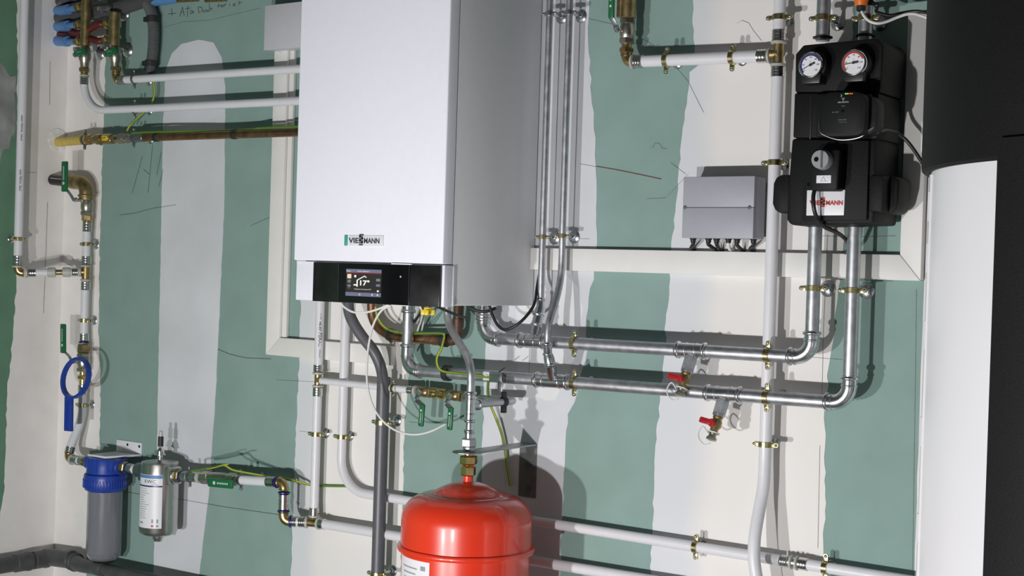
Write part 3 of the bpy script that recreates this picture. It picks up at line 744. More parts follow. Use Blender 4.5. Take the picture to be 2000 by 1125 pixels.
obj('press_socket', MB().bead(VZ(cl1.x, .077, 617), Z_, RS, .0045).cyl(VZ(cl1.x, .077, 616), Vector((cl1.x, -.077, 1.2215)), RS + .0018, 24), 'steel_bright', s1)
steel_tee(s2, on(a2, b2, px=1045), on(a2, b2, px=1113), RS)
steel_tee(s2, on(a2, b2, px=1378), on(a2, b2, px=1450), RS)
for px, lab in ((1122, 'gold-coloured clamp on the upper galvanised run, right of the thin risers'), (1500, 'gold-coloured clamp on the upper galvanised run, over the white pipe')):
    clamp(on(a1, b1, px=px), (b1 - a1), RS, lab)
for px, lab in ((1122, 'gold-coloured clamp on the lower galvanised run, right of the thin risers'), (1498, 'gold-coloured clamp on the lower galvanised run, over the white pipe')):
    clamp(on(a2, b2, px=px), (b2 - a2), RS, lab)
clamp(VZ(X1, .077, 563), Z_, RS, 'clamp on the left galvanised leg below the pump group', plate=.0178); clamp(VZ(X2, .077, 567), Z_, RS, 'clamp on the right galvanised leg below the pump group', plate=.0178)
# drain cocks
def drain(c, label, k):
    dn = Vector((-.14, -.32, -1)).normalized()
    t = thing('drain_valve', label, 'valve', c, 'red-handled drain cocks')
    o = c + dn * .012
    obj('hex_adapter', MB().hexn(o, o + dn * .032, .0145).cyl(o + dn * .03, o + dn * .038, .0135, 20, .001), 'steel', t)
    o2 = o + dn * .038
    obj('body', MB().lathe(o2, dn, [(.0095, 0), (.0115, .003), (.0095, .006), (.0125, .012), (.0125, .024), (.009, .028), (.009, .034)], 20), 'brass_dull', t)
    fr = Vector((-.25, -.95, .25)).normalized(); lv = Vector((-1, .05, .16)).normalized()
    p = o2 + dn * .017 + fr * .014
    obj('lever', MB().bar(p + lv * -.006, p + lv * .030, dn, .013, .007, .003).cyl(p - fr * .006, p + fr * .004, .0085, 16, .001), 'red_plastic', t, 'red lever')
    o3 = o2 + dn * .034
    obj('outlet', MB().lathe(o3, dn, [(.0095, 0), (.0125, .001), (.0125, .005), (.0085, .006), (.0085, .012), (.0115, .013), (.0115, .019), (.005, .021)], 18), 'nickel', t)
    q = o3 + dn * .006
    loop = [q + lv * .012, q + lv * .028 - dn * .010, q + lv * .034 + dn * .004, q + lv * .028 + dn * .018, q + lv * .012 + dn * .026, q + dn * .020]
    obj('cap_strap', MB().tube(spline(loop, 6), .0016, 8).ring(q - dn * .004, dn, .0105, .0135, .003, 20), 'cable_white', t, 'white cap strap')
drain(on(a1, b1, px=1354), 'red-handled drain cock under the upper galvanised run', 0)
drain(on(a2, b2, px=1416), 'red-handled drain cock under the lower galvanised run', 1)
# thin risers
RT = .0082
r1 = [P(1077, -20, .052), P(1064, 300, .052), P(1060, 463, .052), P(1057, 560, .054), P(1056, 590, .056)]
xr1 = P(1060, 463, .052).x
path = [Vector((xr1, -.052, 2.15)), Vector((xr1, -.052, 1.30)), Vector((xr1 + .001, -.053, VZ(xr1, .052, 588).z))]
t = thing('thin_steel_riser', 'left one of two thin steel risers beside the boiler, ending at the upper run', 'pipe', (xr1, -.052, 1.2), 'thin steel risers')
pipe(t, path, RT, 'steel', seg=16)
tc = on(a1, b1, px=1042); en = path[-1]
obj('press_adapter', MB().tube([en + Z_ * .006, en - Z_ * .012, en - Z_ * .02 - Y_ * .002, on_axis(en, en, tc).lerp(tc, .62)], [RT + .0018, RT + .0018, RT + .004, RT + .0045], 20).bead(en + Z_ * .004, Z_, RT, .004).bead(en.lerp(tc, .34), tc - en, RT + .003, .0035).bead(en.lerp(tc, .6), tc - en, RT + .003, .0035), 'steel_bright', t)
obj('branch', MB().tube([en.lerp(tc, .58), tc], [RT + .0035, RT + .0035], 18), 'steel_bright', t)
xr2 = P(1098.5, 461, .052).x
pts = [Vector((xr2, -.052, 2.15)), Vector((xr2, -.052, VZ(xr2, .052, 440).z)), Vector((xr2, -.052, VZ(xr2, .052, 530).z)), P(1087, 582, .075), P(1072, 632, .107), P(1069, 672, .112)]
t = thing('thin_steel_riser', 'right one of two thin steel risers beside the boiler, bending down to the lower run', 'pipe', (xr2, -.052, 1.1), 'thin steel risers')
pipe(t, pts[:2] + spline(pts[1:], 8)[1:], RT, 'steel', seg=16)
en = pts[-1]; tc = on(a2, b2, px=1081); m1 = P(1075, 712, .108)
obj('press_adapter', MB().tube([en + Z_ * .003, P(1070, 690, .112), P(1072, 698, .112), m1], [RT + .0018, RT + .0018, RT + .004, RT + .0045], 20).bead(en, Z_, RT, .004).bead(P(1070, 692, .112), Z_, RT + .001, .003).bead(m1, m1 - en, RT + .003, .0035), 'steel_bright', t)
obj('branch', MB().tube([m1, m1.lerp(tc, .45) - Z_ * .003, tc], [RT + .004, RT + .004, RT + .003], 18), 'steel_bright', t)
for X, py, lab in ((xr1, 463, 'lower clamp on the left thin riser'), (xr2, 461, 'lower clamp on the right thin riser'), (xr1, 27, 'upper clamp on the left thin riser'), (xr2, 25, 'upper clamp on the right thin riser')):
    clamp(VZ(X, .052, py), Z_, RT, lab + ' beside the boiler', ear=.008, width=.009, plate=.0158, ring='zinc' if py < 100 else 'yellow_zinc')

# ================================================================== PUMP GROUP
pg = thing('pump_group', 'black foam-insulated heating pump group with two dial gauges and a grey mixer knob', 'pump', (P(1640, 440, .077).x, 0, P(1640, 440, .12).z))
def pslab(name, pix, df, db, material, parent, bev=.004, label=None):
    return obj(name, MB().slab([P(x, y, df) for x, y in pix], (0, df - db, 0), bev), material, parent, label)
DF = .150
pslab('core', [(1556, 420), (1554, 260), (1556, 110), (1708, 100), (1712, 260), (1702, 425)], DF - .006, .024, 'foam_black', pg, .004)
up = pslab('upper_shell', [(1552, 180), (1553, 106), (1568, 88), (1712, 74), (1725, 88), (1719, 180.5)], DF, .02, 'foam_black', pg, .004)
pslab('middle_shell', [(1548, 269), (1551, 181.5), (1716, 181.5), (1713, 271)], DF + .002, .022, 'foam_black', pg, .004)
pslab('lower_shell', [(1546, 270), (1711, 272), (1705, 436), (1545, 440), (1535, 430), (1540, 345)], DF, .02, 'foam_black', pg, .006)
pslab('raised_plate', [(1570, 272), (1697, 274), (1693, 430), (1566, 432)], DF + .008, DF - .002, 'foam_black', pg, .003)
pslab('groove', [(1582, 186), (1586, 186), (1583, 300), (1579, 300)], DF + .0032, DF, 'black', pg, .0005)
# side lugs
pslab('lug', [(1508, 398), (1510, 358), (1516, 346), (1526, 341), (1542, 341), (1540, 414), (1524, 417), (1513, 410)], .125, .055, 'foam_black', pg, .004)
pslab('lug', [(1698, 342), (1726, 342), (1723, 415), (1695, 412)], .155, .05, 'foam_black', pg, .004)
pslab('lug', [(1727, 344), (1748, 344), (1756, 352), (1752, 404), (1742, 416), (1724, 418)], .12, .045, 'foam_black', pg, .006)
# gauges
def gauge(px, py, ring, lab, ang):
    gc = P(px, py, .186); gr = .0262
    g = obj('gauge_bezel', MB().lathe(gc + Y_ * .012, -Y_, [(gr - .001, 0), (gr, .002), (gr, .010), (gr - .0015, .012), (gr - .0035, .0125), (gr - .0042, .009)], 40), 'chrome', pg, lab)
    obj('holder', MB().cyl(gc + Y_ * .010, gc + Y_ * .045, gr + .003, 32, .001).slab([gc + Vector((-.019, .004, -.036)), gc + Vector((.019, .004, -.036)), gc + Vector((.022, .004, -.012)), gc + Vector((-.022, .004, -.012))], (0, .04, 0), .002), 'black', g)
    obj('dial', MB().cyl(gc + Y_ * .0012, gc + Y_ * .0035, gr - .0042, 36), 'label_white', g, 'white dial')
    m = MB(); rr = gr - .0060; seg = 26
    for k in range(seg):
        t0 = math.radians(225 - 205 * k / seg); t1 = math.radians(225 - 205 * (k + 1) / seg)
        a_ = gc + Vector((math.cos(t0) * rr, .0008, math.sin(t0) * rr)); b_ = gc + Vector((math.cos(t1) * rr, .0008, math.sin(t1) * rr))
        m.bar(a_, b_, Vector((math.cos(t0), 0, math.sin(t0))), .0032, .0003)
    obj('scale_band', m, ring, g)
    for k, s in enumerate(('0', '20', '40', '60', '80', '100', '120')):
        t0 = math.radians(218 - 43 * k); p = gc + Vector((math.cos(t0) * (gr - .0105), .0010, math.sin(t0) * (gr - .0105)))
        text('dial_digits', s, p, X_, Z_, .0034, 'ink', g, depth=.0003)
    text('dial_digits', '°C', gc + Vector((0, .001, .0065)), X_, Z_, .0026, 'logo_red' if ring == 'logo_red' else 'ink', g, depth=.0003)
    d = Vector((math.cos(ang), 0, math.sin(ang)))
    obj('needle', MB().bar(gc - Y_ * .0005 - d * .010, gc - Y_ * .0005 + d * .0005, Z_ if abs(d.x) > .5 else X_, .0042, .0006).bar(gc - Y_ * .0005, gc - Y_ * .0005 + d * .018, Z_ if abs(d.x) > .5 else X_, .0013, .0006).cyl(gc + Y_ * .0008, gc - Y_ * .0014, .0026, 14), 'ink', g)
gauge(1582.5, 127, 'blue_dark', 'chrome gauge with blue scale', math.radians(205)); gauge(1666.5, 122.5, 'logo_red', 'chrome gauge with red scale', math.radians(188))
# circulation pump head
hd = .225
def rrect(pix, d, n=5, f=.28):
    c = [P(x, y, d) for x, y in pix]; out = []
    for i in range(4):
        a_, b_, e_ = c[i - 1], c[i], c[(i + 1) % 4]
        for k in range(n + 1):
            s_ = k / n; q0 = b_.lerp(a_, f * (1 - s_)); q1 = b_.lerp(e_, f * s_); out.append(q0.lerp(q1, s_))
    return out
pslab('pump_seat', [(1592, 182), (1700, 181), (1698, 268), (1591, 268)], DF + .02, DF - .002, 'foam_black', pg, .006)
ph = obj('pump_head', MB().slab(rrect([(1600, 180), (1692, 178), (1690, 265), (1600, 268)], hd), (0, hd - DF - .01, 0), .004), 'matte_black', pg, 'black square pump head')
obj('pump_base', MB().slab(rrect([(1612, 186), (1712, 184), (1710, 262), (1612, 268)], .200), (0, .045, 0), .006), 'pump_grey', pg, 'dark grey pump body')
HP = lambda x, y: P(x, y, hd + .0002)
for k in range(5):
    q = HP(1651.5 + 3.2 * k, 183.2 - .1 * k)
    obj('led', MB().cyl(q + Y_ * .001, q - Y_ * .0004, .0012, 10), 'led_green' if k < 2 else 'led_orange', ph)
q = HP(1643.5, 187); obj('mark', MB().bar(q + Vector((-.001, 0, .0025)), q + Vector((.001, 0, 0)), Z_, .0009, .0003).bar(q + Vector((.001, 0, 0)), q + Vector((-.001, 0, -.0025)), Z_, .0009, .0003), 'strip_grey', ph)
text('pump_lettering', 'GRUNDFOS', HP(1647, 199.5), X_, Z_, .0027, 'strip_grey', ph, .022)
q = HP(1647, 194); obj('mark', MB().bar(q + X_ * -.003 + Z_ * .002, q + X_ * .003 + Z_ * .002, Z_, .0012, .0003).bar(q + X_ * -.002, q + X_ * .002, Z_, .0012, .0003).bar(q - Z_ * .0025, q + Z_ * .001, X_, .002, .0003), 'knob_grey', ph)
text('pump_lettering', 'UPM3', HP(1647, 207), X_, Z_, .0018, 'knob_grey', ph); text('pump_lettering', 'Auto ADAPT', HP(1632, 219), X_, Z_, .0018, 'knob_grey', ph)
text('pump_lettering', 'WARM WATER', HP(1645, 234), X_, Z_, .0018, 'knob_grey', ph); text('pump_lettering', '1 x 230 V  50 Hz', HP(1646, 238.5), X_, Z_, .0016, 'knob_grey', ph)
q = HP(1646, 217); obj('bolt', MB().cyl(q + Y_ * .001, q - Y_ * .0006, .0032, 14), 'gloss_black', ph)
w = [P(1600, 240, .20), P(1601, 256, .205), P(1612, 265, .205), P(1635, 272.5, .205), P(1660, 272.5, .205), P(1682, 267, .205), P(1693, 257, .203), P(1706, 249, .20)]
obj('wire_clip', MB().tube(spline(w, 6), .0013, 8), 'steel_dark', pg, 'steel wire clip')
# mixer motor with knob and labels
mm = pslab('mixer_motor', [(1582, 372), (1583, 300), (1590, 291), (1640, 292), (1636, 366), (1632, 372)], .195, DF + .004, 'matte_black', pg, .004, 'black mixer motor')
kc = P(1601, 311, .214)
kn = obj('knob', MB().lathe(kc + Y_ * .02, -Y_, [(.020, 0), (.0185, .017), (.0175, .0195), (.006, .0202)], 32), 'knob_grey', pg, 'round grey knob')
obj('knob_slot', MB().box((kc.x + .0022, kc.z * 0 + kc.y - .0016, kc.z - .0165), (kc.x + .006, kc.y + .002, kc.z + .0165)), 'grey_mark', kn)
obj('knob_dot', MB().cyl(kc + Vector((-.007, .001, 0)), kc + Vector((-.007, -.0008, 0)), .0048, 16), 'gloss_black', kn)
lc = P(1609, 350, .1955); lb = obj('sticker', MB().box((P(1594.5, 350, .1955).x, -.1957, lc.z - .0076), (P(1623, 350, .1955).x, -.1945, lc.z + .0076), .0004), 'label_white', mm, 'small white sticker')
obj('warning_sign', MB().bar(lc + Vector((-.006, -.0003, -.004)), lc + Vector((-.001, -.0003, .005)), X_, .001, .0003).bar(lc + Vector((.004, -.0003, -.004)), lc + Vector((-.001, -.0003, .005)), X_, .001, .0003).bar(lc + Vector((-.007, -.0003, -.004)), lc + Vector((.010, -.0003, -.004)), Z_, .001, .0003), 'ink_soft', lb)
obj('screw_hole', MB().cyl(P(1580, 360, .1585), P(1580, 360, .1575), .004, 12), 'gloss_black', pg)
ln = pslab('name_plate', [(1576, 371.5), (1650.5, 370.5), (1648, 420.5), (1574.5, 421)], .1605, .157, 'label_white', pg, .0008, 'white maker plate')
wordmark(ln, P(1613, 396, .1609), X_, Z_, P(1646, 396, .161).x - P(1579, 396, .161).x, 'logo_red')
cable('pump_cable', 'black cable hanging from the mixer motor in front of the white maker plate', [P(1592, 366, .175), P(1588.5, 385, .183), P(1590, 408, .183), P(1597, 428, .172), P(1610, 443, .15), P(1632, 453, .115), P(1647, 463, .085), P(1656, 474, .06), P(1659, 484, .045), P(1655, 491, .03), P(1648, 496.5, .006)], .0042, 'black')
cable('pump_cable', 'black cable leaving the right side of the pump group towards the tank', [P(1712, 258, .17), P(1730, 254, .13), P(1748, 258, .10), P(1760, 266, .09), P(1772, 276, .085), P(1790, 300, .08), P(1815, 340, .075)], .0038, 'black')
# pipes above the pump group
for i, (X, lab, d) in enumerate(((P(1608, 40, .077).x, 'left short galvanised pipe rising above the pump group', .077), (P(1690, 60, .077).x, 'right short galvanised pipe rising above the pump group', .077))):
    t = thing('steel_heating_pipe', lab, 'pipe', (X, -d, VZ(X, d, 74).z), 'galvanised heating pipes')
    pipe(t, [Vector((X, -d, VZ(X, d, 80).z)), Vector((X, -d, 2.3))], RS, 'steel')
    c = VZ(X, d, 74 if i == 0 else 70); obj('rubber_collar', MB().lathe(c - Z_ * .002, Z_, [(RS, 0), (RS + .006, .001), (RS + .006, .004), (RS, .006)], 24), 'rubber', t)
    clamp(VZ(X, d, 35), Z_, RS, ('left' if i == 0 else 'right') + ' clamp above the pump group', plate=.0155)
for i, X in enumerate((X1, X2)):
    c = VZ(X, .077, 441); obj('pipe_collar', MB().lathe(c - Z_ * .003, Z_, [(RS + .0006, 0), (RS + .005, .001), (RS + .005, .005), (RS + .0006, .006)], 24), 'rubber', pg)
oc = P(1682, 8, .135)
sp = thing('cable_plug', 'orange cable plug with black end at the top, above the pump group', 'plug', oc)
obj('housing', MB().lathe(oc + Z_ * .045, -Z_, [(.018, 0), (.018, .02), (.0125, .045), (.0115, .0485)], 20), 'orange', sp)
obj('strain_relief', MB().lathe(P(1682, 12.5, .135), -Z_, [(.0095, 0), (.0095, .008), (.006, .010)], 18), 'rubber', sp)
cable('plug_cable', 'white cable looping from the orange plug towards the black tank hood', [P(1682, 18, .135), P(1687, 30, .137), P(1698, 41, .138), P(1714, 45.5, .135), P(1732, 42, .125), P(1752, 34, .115), P(1770, 28, .11), P(1785, 27, .105), P(1797, 30, .10), P(1815, 36, .095)], .0030, 'cable_white')
cable('sensor_cable', 'thin black cable running behind the white one above the pump group', [P(1690, -10, .11), P(1706, 6, .10), P(1713, 14, .095), P(1711, 22, .09), P(1722, 27, .085), P(1740, 30, .08), P(1765, 25, .075), P(1790, 22, .07), P(1815, 26, .07)], .0034, 'black')
wv = thing('vent_valve', 'small black knob and stub by the plug above the pump group', 'valve', P(1710, 9, .10))
obj('stub', MB().cyl(P(1692, 6, .10), P(1708, 7, .10), .0042, 12), 'black', wv); obj('knob', MB().ball(P(1713, 10, .10), .0065, 14), 'black', wv)

# ================================================================== WHITE PIPES, RIGHT SIDE
RW = .0132
Xw = P(1513, 318, .047).x
def WV(py): return VZ(Xw, .047, py)
wr = thing('white_riser', 'tall white composite pipe passing left of the pump group and bending at the bottom', 'pipe', (Xw, -.047, 1.0))
bend = [WV(870), WV(905), P(1491, 950, .052), P(1484, 990, .064), P(1476, 1035, .082), P(1473, 1065, .090), P(1473, 1095, .094), P(1478, 1130, .095), P(1484, 1170, .095)]
pipe(wr, [WV(148), WV(400), WV(700)] + spline(bend, 6), RW, 'pipe_white', seg=20)
pipe(wr, [WV(63), WV(-30)], RW, 'pipe_white', seg=20)
sleeve(wr, WV(58), WV(80), RW); sleeve(wr, WV(130), WV(151), RW)
collar(wr, WV(83), Z_, RW); collar(wr, WV(127), Z_, RW)
h0 = P(1252, 120, .055); h1 = P(1484, 110, .047)
hz = (h0.z + h1.z) / 2
tcn = WV(105)
obj('tee', MB().cyl(WV(82), WV(128), .0115, 20).cyl(Vector((Xw, -.047, tcn.z)), on(Vector((-.5, -.047, tcn.z)), tcn, px=1506), .0115, 20).bead(tcn, X_, .011, .002), 'brass_dull', wr, 'brass tee')
hr = thing('white_branch_pipe', 'short white composite pipe joining the tall white pipe at the upper right', 'pipe', h0)
hA = on(h0, h1, px=1254); hB = on(h0, h1, px=1482)
pipe(hr, [hA, hB], RW, 'pipe_white', seg=20)
hd_ = (h1 - h0).normalized()
sleeve(hr, on(h0, h1, px=1240), on(h0, h1, px=1257), RW); sleeve(hr, on(h0, h1, px=1480), on(h0, h1, px=1500), RW)
collar(hr, on(h0, h1, px=1236.5), hd_, RW); collar(hr, on(h0, h1, px=1503.5), hd_, RW)
ecor = on(h0, h1, px=1223); Xe = ecor.x
brass_elbow(hr, on(h0, h1, px=1234), ecor, ecor + Z_ * .022, .0115)
clamp(on(h0, h1, px=1302), hd_, RW, 'left clamp on the short white branch pipe at the upper right'); clamp(on(h0, h1, px=1431), hd_, RW, 'right clamp on the short white branch pipe at the upper right')
for py, lab in ((34, 'topmost clamp on the tall white pipe'), (318, 'clamp on the tall white pipe beside the black pump group lug'), (868, 'lowest clamp on the tall white pipe, above its bend')):
    clamp(WV(py), Z_, RW, lab)
dv = -ecor.y
EV = lambda py: VZ(Xe, dv, py)
obj('nut', MB().hexn(EV(104), EV(93), .0165).cyl(EV(95), EV(85), .0115, 20, .001).cyl(EV(110), EV(102), .0135, 20), 'brass', hr, 'brass nut')
ball_valve('green-handled ball valve at the top, left of the pump group', EV(86), EV(36), .0165, EV(60) + Vector((-.012, -.022, 0)),
    [EV(60) + Vector((-.013, -.026, 0)), EV(52) + Vector((-.014, -.027, 0)), EV(38) + Vector((-.021, -.036, 0))],
    (EV(40) + Vector((-.021, -.036, 0)), EV(-45) + Vector((-.021, -.037, 0))), X_, gw=.0145)
fs = thing('strainer', 'brass strainer body above the ball valve at the top centre', 'strainer', EV(36))
obj('body', MB().cyl(EV(36), EV(-60), .0185, 24, .002), 'brass_dull', fs); obj('side_pocket', MB().cyl(EV(34) + Vector((-.012, -.006, 0)), EV(-60) + Vector((-.012, -.006, 0)), .012, 20, .001), 'brass_dull', fs)

# lower white pipes that run right across behind the red vessel
RB = .0118
c0 = P(1090, 1025, .032); c1 = P(1440, 1081, .032)
w2x = P(668, 853, .032).x
w2 = thing('white_floor_pipe', 'white pipe dropping left of the grey hose then running right behind the red vessel', 'pipe', (w2x, -.032, .85), 'white composite pipes')
cz = VZ(w2x, .032, 745)
left_pts = [Vector((w2x, -.036, 1.221)), Vector((w2x, -.033, VZ(w2x, .032, 700).z))]
corner = on(c0, c1, px=672)
pth = arc_path([Vector((w2x, -.032, 1.221)), Vector((w2x, -.032, on(c0, c1, px=663).z)), on(c0, c1, px=1524)], .085, 14)
pipe(w2, pth, RB, 'pipe_white', seg=20)
sleeve(w2, on(c0, c1, px=1527), on(c0, c1, px=1541), RB); sleeve(w2, on(c0, c1, px=1561), on(c0, c1, px=1579), RB)
cdir = (c1 - c0).normalized()
for px in (1546, 1557): collar(w2, on(c0, c1, px=px), cdir, RB)
obj('coupling', MB().cyl(on(c0, c1, px=1540), on(c0, c1, px=1562), RB * .95, 20), 'nickel', w2)
pipe(w2, [on(c0, c1, px=1575), on(c0, c1, px=1830)], RB, 'pipe_white', seg=20)
clamp(on(c0, c1, px=1359.5), cdir, RB, 'clamp on the upper of two low white pipes, left of the tall pipe bend', plate=.0115); clamp(on(c0, c1, px=1612.6), cdir, RB, 'clamp on the upper of two low white pipes, right of the tall pipe bend', plate=.0115)
clamp(VZ(w2x, .032, 853), Z_, RB, 'clamp on the white pipe next to the grey hose under the boiler', plate=.0135)

xp = P(618, 848, .038).x
VP_ = lambda py: VZ(xp, .038, py)
d0 = P(622, 1022, .045); d1 = P(780, 1048, .045); ddir = (d1 - d0).normalized()
pv = thing('lettered_white_pipe', 'white pipe with printed lettering under the left end of the boiler', 'pipe', (xp, -.038, .8))
pipe(pv, [Vector((xp, -.038, 1.2205)), VP_(716)], RB, 'pipe_white', seg=20); pipe(pv, [VP_(769), VP_(997)], RB, 'pipe_white', seg=20)
sleeve(pv, VP_(712), VP_(726), RB); sleeve(pv, VP_(757), VP_(774), RB); sleeve(pv, VP_(991), VP_(1006), RB)
collar(pv, VP_(729), Z_, RB); collar(pv, VP_(754), Z_, RB); collar(pv, VP_(1008), Z_, RB)
obj('tee', MB().cyl(VP_(730), VP_(753), .0095, 20).cyl(VP_(742), VP_(742) + Vector((.022, -.012, 0)), .0085, 18), 'brass', pv, 'brass tee')
def pipe_text(s, X, d, z, r, h, length, parent, side=.25):
    a0 = math.atan2(CAM.y + d, CAM.x - X) + side
    def w(x, y, dd): a = a0 + y / r; return Vector((X + (r + dd) * math.cos(a), -d + (r + dd) * math.sin(a), z - x))
    text('lettering', s, (0, 0, 0), X_, Z_, h, 'ink_soft' if h < .005 else 'grey_mark', parent, length, depth=.0003, wrap=w, bold=.02)
zz0, zz1 = VP_(628).z, VP_(672).z
pipe_text('valsir', xp, .038, (VP_(628).z + VP_(646).z) / 2, RB, .0082, VP_(627).z - VP_(647).z, pv)
pipe_text('PEXAL', xp, .038, (VP_(649).z + VP_(676).z) / 2, RB, .0092, VP_(650).z - VP_(677).z, pv)
pipe_text('26x3', xp, .038, (VP_(683).z + VP_(697).z) / 2, RB, .0045, VP_(682).z - VP_(697).z, pv)
pipe_text('110', xp, .038, (VP_(612).z + VP_(624).z) / 2, RB, .0045, VP_(611).z - VP_(622).z, pv)
clamp(VP_(848), Z_, RB, 'clamp on the lettered white pipe under the boiler', plate=.0135)
# branch to the brass filling set
g0 = P(640, 745, .05); g1 = P(812, 763, .05); gd = (g1 - g0).normalized()
br = thing('white_filling_pipe', 'thin white pipe from the lettered pipe to the twin green-handled valves', 'pipe', g0)
pipe(br, [VP_(742) + Vector((.022, -.012, 0)), g0, on(g0, g1, px=800)], .0088, 'pipe_white', seg=18)
sleeve(br, on(g0, g1, px=797), on(g0, g1, px=808), .0088); collar(br, on(g0, g1, px=812), gd, .0095, w=.009)
clamp(on(g0, g1, px=769), gd, .0088, 'small dark clamp on the thin white filling pipe', ear=.008, width=.008, plate=.009)
k0 = P(815, 764, .05); k1 = P(925, 777, .05); kd = (k1 - k0).normalized()
KK = lambda px: on(k0, k1, px=px)
def hang_valve(pxa, pxb, gx0, gy0, gx1, gy1, lab):
    a_, b_ = KK(pxa), KK(pxb); c = (a_ + b_) / 2
    top = c + Vector((-.002, -.024, -.006))
    g_0 = P(gx0, gy0, .082); g_1 = P(gx1, gy1, .082)
    return ball_valve(lab, a_, b_, .0125, c + Vector((0, -.022, 0)), [top, top + Vector((-.004, -.002, -.012)), g_0 + (g_0 - g_1).normalized() * -.004], (g_0, g_1), X_, body='brass_dull', gw=.0145, group='green-handled valves of the filling set')
hang_valve(817, 843, 825.5, 789, 822, 833, 'left one of two hanging green-handled valves under the boiler')
hang_valve(876, 902, 881, 795, 878, 840, 'right one of two hanging green-handled valves under the boiler')
bp_ = thing('check_valve', 'brass check valve body between the two hanging green-handled valves', 'valve', KK(859))
obj('body', MB().lathe(KK(842), kd, [(.0095, 0), (.0135, .003), (.0135, .016), (.0125, .018), (.0125, .026), (.0135, .028), (.0135, .039), (.010, .043)], 24), 'brass_bright', bp_)
obj('nut', MB().hexn(KK(846), KK(851), .0148), 'brass', bp_)

# ================================================================== VESSEL CONNECTION
vtop = P(873, 604, .13); yv = .235
vx = VC.x
VV = lambda py: VZ(vx, yv, py)
pts = [Vector((vtop.x, vtop.y, 1.222)), P(874, 618, .132), P(880, 640, .145), P(896, 668, .178), P(912, 695, .215), P(919, 720, .232), VV(745), VV(770)]
vp = thing('vessel_pipe', 'bent galvanised pipe dropping from the boiler to the red vessel', 'pipe', (vx, -yv, 1.0))
pipe(vp, spline(pts, 8), .0092, 'steel', seg=18)
obj('tee', MB().cyl(VV(766), VV(824), .0112, 22).bead(VV(768), Z_, .0105, .004).bead(VV(822), Z_, .0105, .004).bead(VV(779), Z_, .0105, .002).bead(VV(808), Z_, .0105, .002).cyl(VV(791), VV(791) + Y_ * .03, .0108, 20).bead(VV(791) + Y_ * .027, Y_, .010, .004), 'steel_bright', vp)
pipe(vp, [VV(822), VV(842)], .0092, 'steel_bright', seg=18)
obj('socket', MB().cyl(VV(840), VV(858), .0108, 22).bead(VV(842), Z_, .0100, .0035).bead(VV(846), Z_, .0100, .002), 'steel_bright', vp)
obj('nut', MB().hexn(VV(856), VV(873), .0185).cyl(VV(872), VV(880), .0135, 20, .001), 'steel', vp)
bz = VV(791).z
pipe(vp, arc_path([VV(791) + Y_ * .026, Vector((vx, -.056, bz)), KK(936) + Vector((0, .0, 0))], .02, 10), .0088, 'steel', seg=18)
sleeve(vp, KK(938), KK(955), .009)
obj('rubber_strap', MB().ring(Vector((vx, -.105, bz)), Y_, .0093, .0115, .012).box((vx - .005, -.110, bz - .026), (vx + .006, -.099, bz - .010), .001).box((vx - .004, -.110, bz + .010), (vx + .005, -.099, bz + .024), .001), 'rubber', vp, 'black rubber strap')
obj('nut', MB().hexn(KK(905), KK(922), .0140), 'nickel', vp)

# ================================================================== COPPER, GREY HOSE, CABLES UNDER THE BOILER
cu0 = P(724, 600, .055); 
ct = thing('copper_pipe', 'bent copper pipe under the boiler with black ties, behind the steel drops', 'pipe', P(800, 656, .05))
cpts = [Vector((P(725, 600, .05).x, -.05, 1.222)), P(729, 622, .05), P(745, 645, .05), P(770, 657, .05), P(800, 660, .05), P(862, 664, .05)]
ce = P(868, 664.5, .05)
pipe(ct, spline(cpts, 8), .0125, 'copper', seg=20)
pipe(ct, arc_path([P(858, 664, .05), P(893, 666, .05), P(894, 640, .05), Vector((P(896, 600, .05).x, -.05, 1.222))], .022, 10), .0128, 'copper_dull', seg=20)
obj('solder_socket', MB().cyl(P(846, 662.8, .05), P(866, 664.3, .05), .0142, 22, .001), 'copper', ct)
obj('solder_socket', MB().cyl(P(894, 640, .05), P(895, 622, .05), .0146, 22, .001), 'copper_dull', ct)
for a_, b_ in ((P(760, 652.5, .05), P(768.5, 657, .05)), (P(862, 664.2, .05), P(874, 665.2, .05))):
    obj('tie', MB().cyl(a_, b_, .0165, 20, .001), 'rubber', ct, 'black tie')
hx = P(742, 1000, .06).x
hs = thing('drain_hose', 'dark grey plastic drain hose curving down from the boiler beside the red vessel', 'hose', (hx, -.06, .6))
hp = [P(679, 592, .11), P(682, 610, .11), P(691, 632, .108), P(708, 658, .10), P(729, 685, .09), P(742, 712, .078), P(748, 740, .065)]
hp[0].z = 1.221
xh = P(748.5, 760, .06).x
hb_ = [Vector((xh, -.06, VZ(xh, .06, 738).z)), Vector((xh, -.06, VZ(xh, .06, 900).z)), Vector((xh, -.06, .38))]
obj('hose', MB().tube(spline(hp + [Vector((xh, -.061, VZ(xh, .06, 752).z))], 8), .0142, 22), 'pvc_grey', hs)
obj('pipe', MB().tube([VZ(xh, .06, 737)] + hb_[1:], .0168, 24).bead(VZ(xh, .06, 738), Z_, .0160, .0025), 'pvc_grey', hs)
clamp(VZ(xh, .06, 825), Z_, .0168, 'clamp on the dark grey drain hose below the filling pipe', plate=.0145); clamp(VZ(xh, .06, 1121), Z_, .0168, 'lowest clamp on the dark grey drain hose, beside the red vessel', plate=.0145)
cable('thin_white_cable', 'thin white cable hanging in a big loop under the boiler', [P(764, 597, .22), P(745, 607, .22), P(729, 635, .215), P(720, 675, .20), P(716.5, 715, .185), P(718, 755, .17), P(728, 792, .155), P(746, 820, .14), P(768, 838, .125), P(795, 847.5, .11), P(820, 848, .10), P(845, 841, .092), P(870, 828.5, .075)], .0027, 'cable_white')
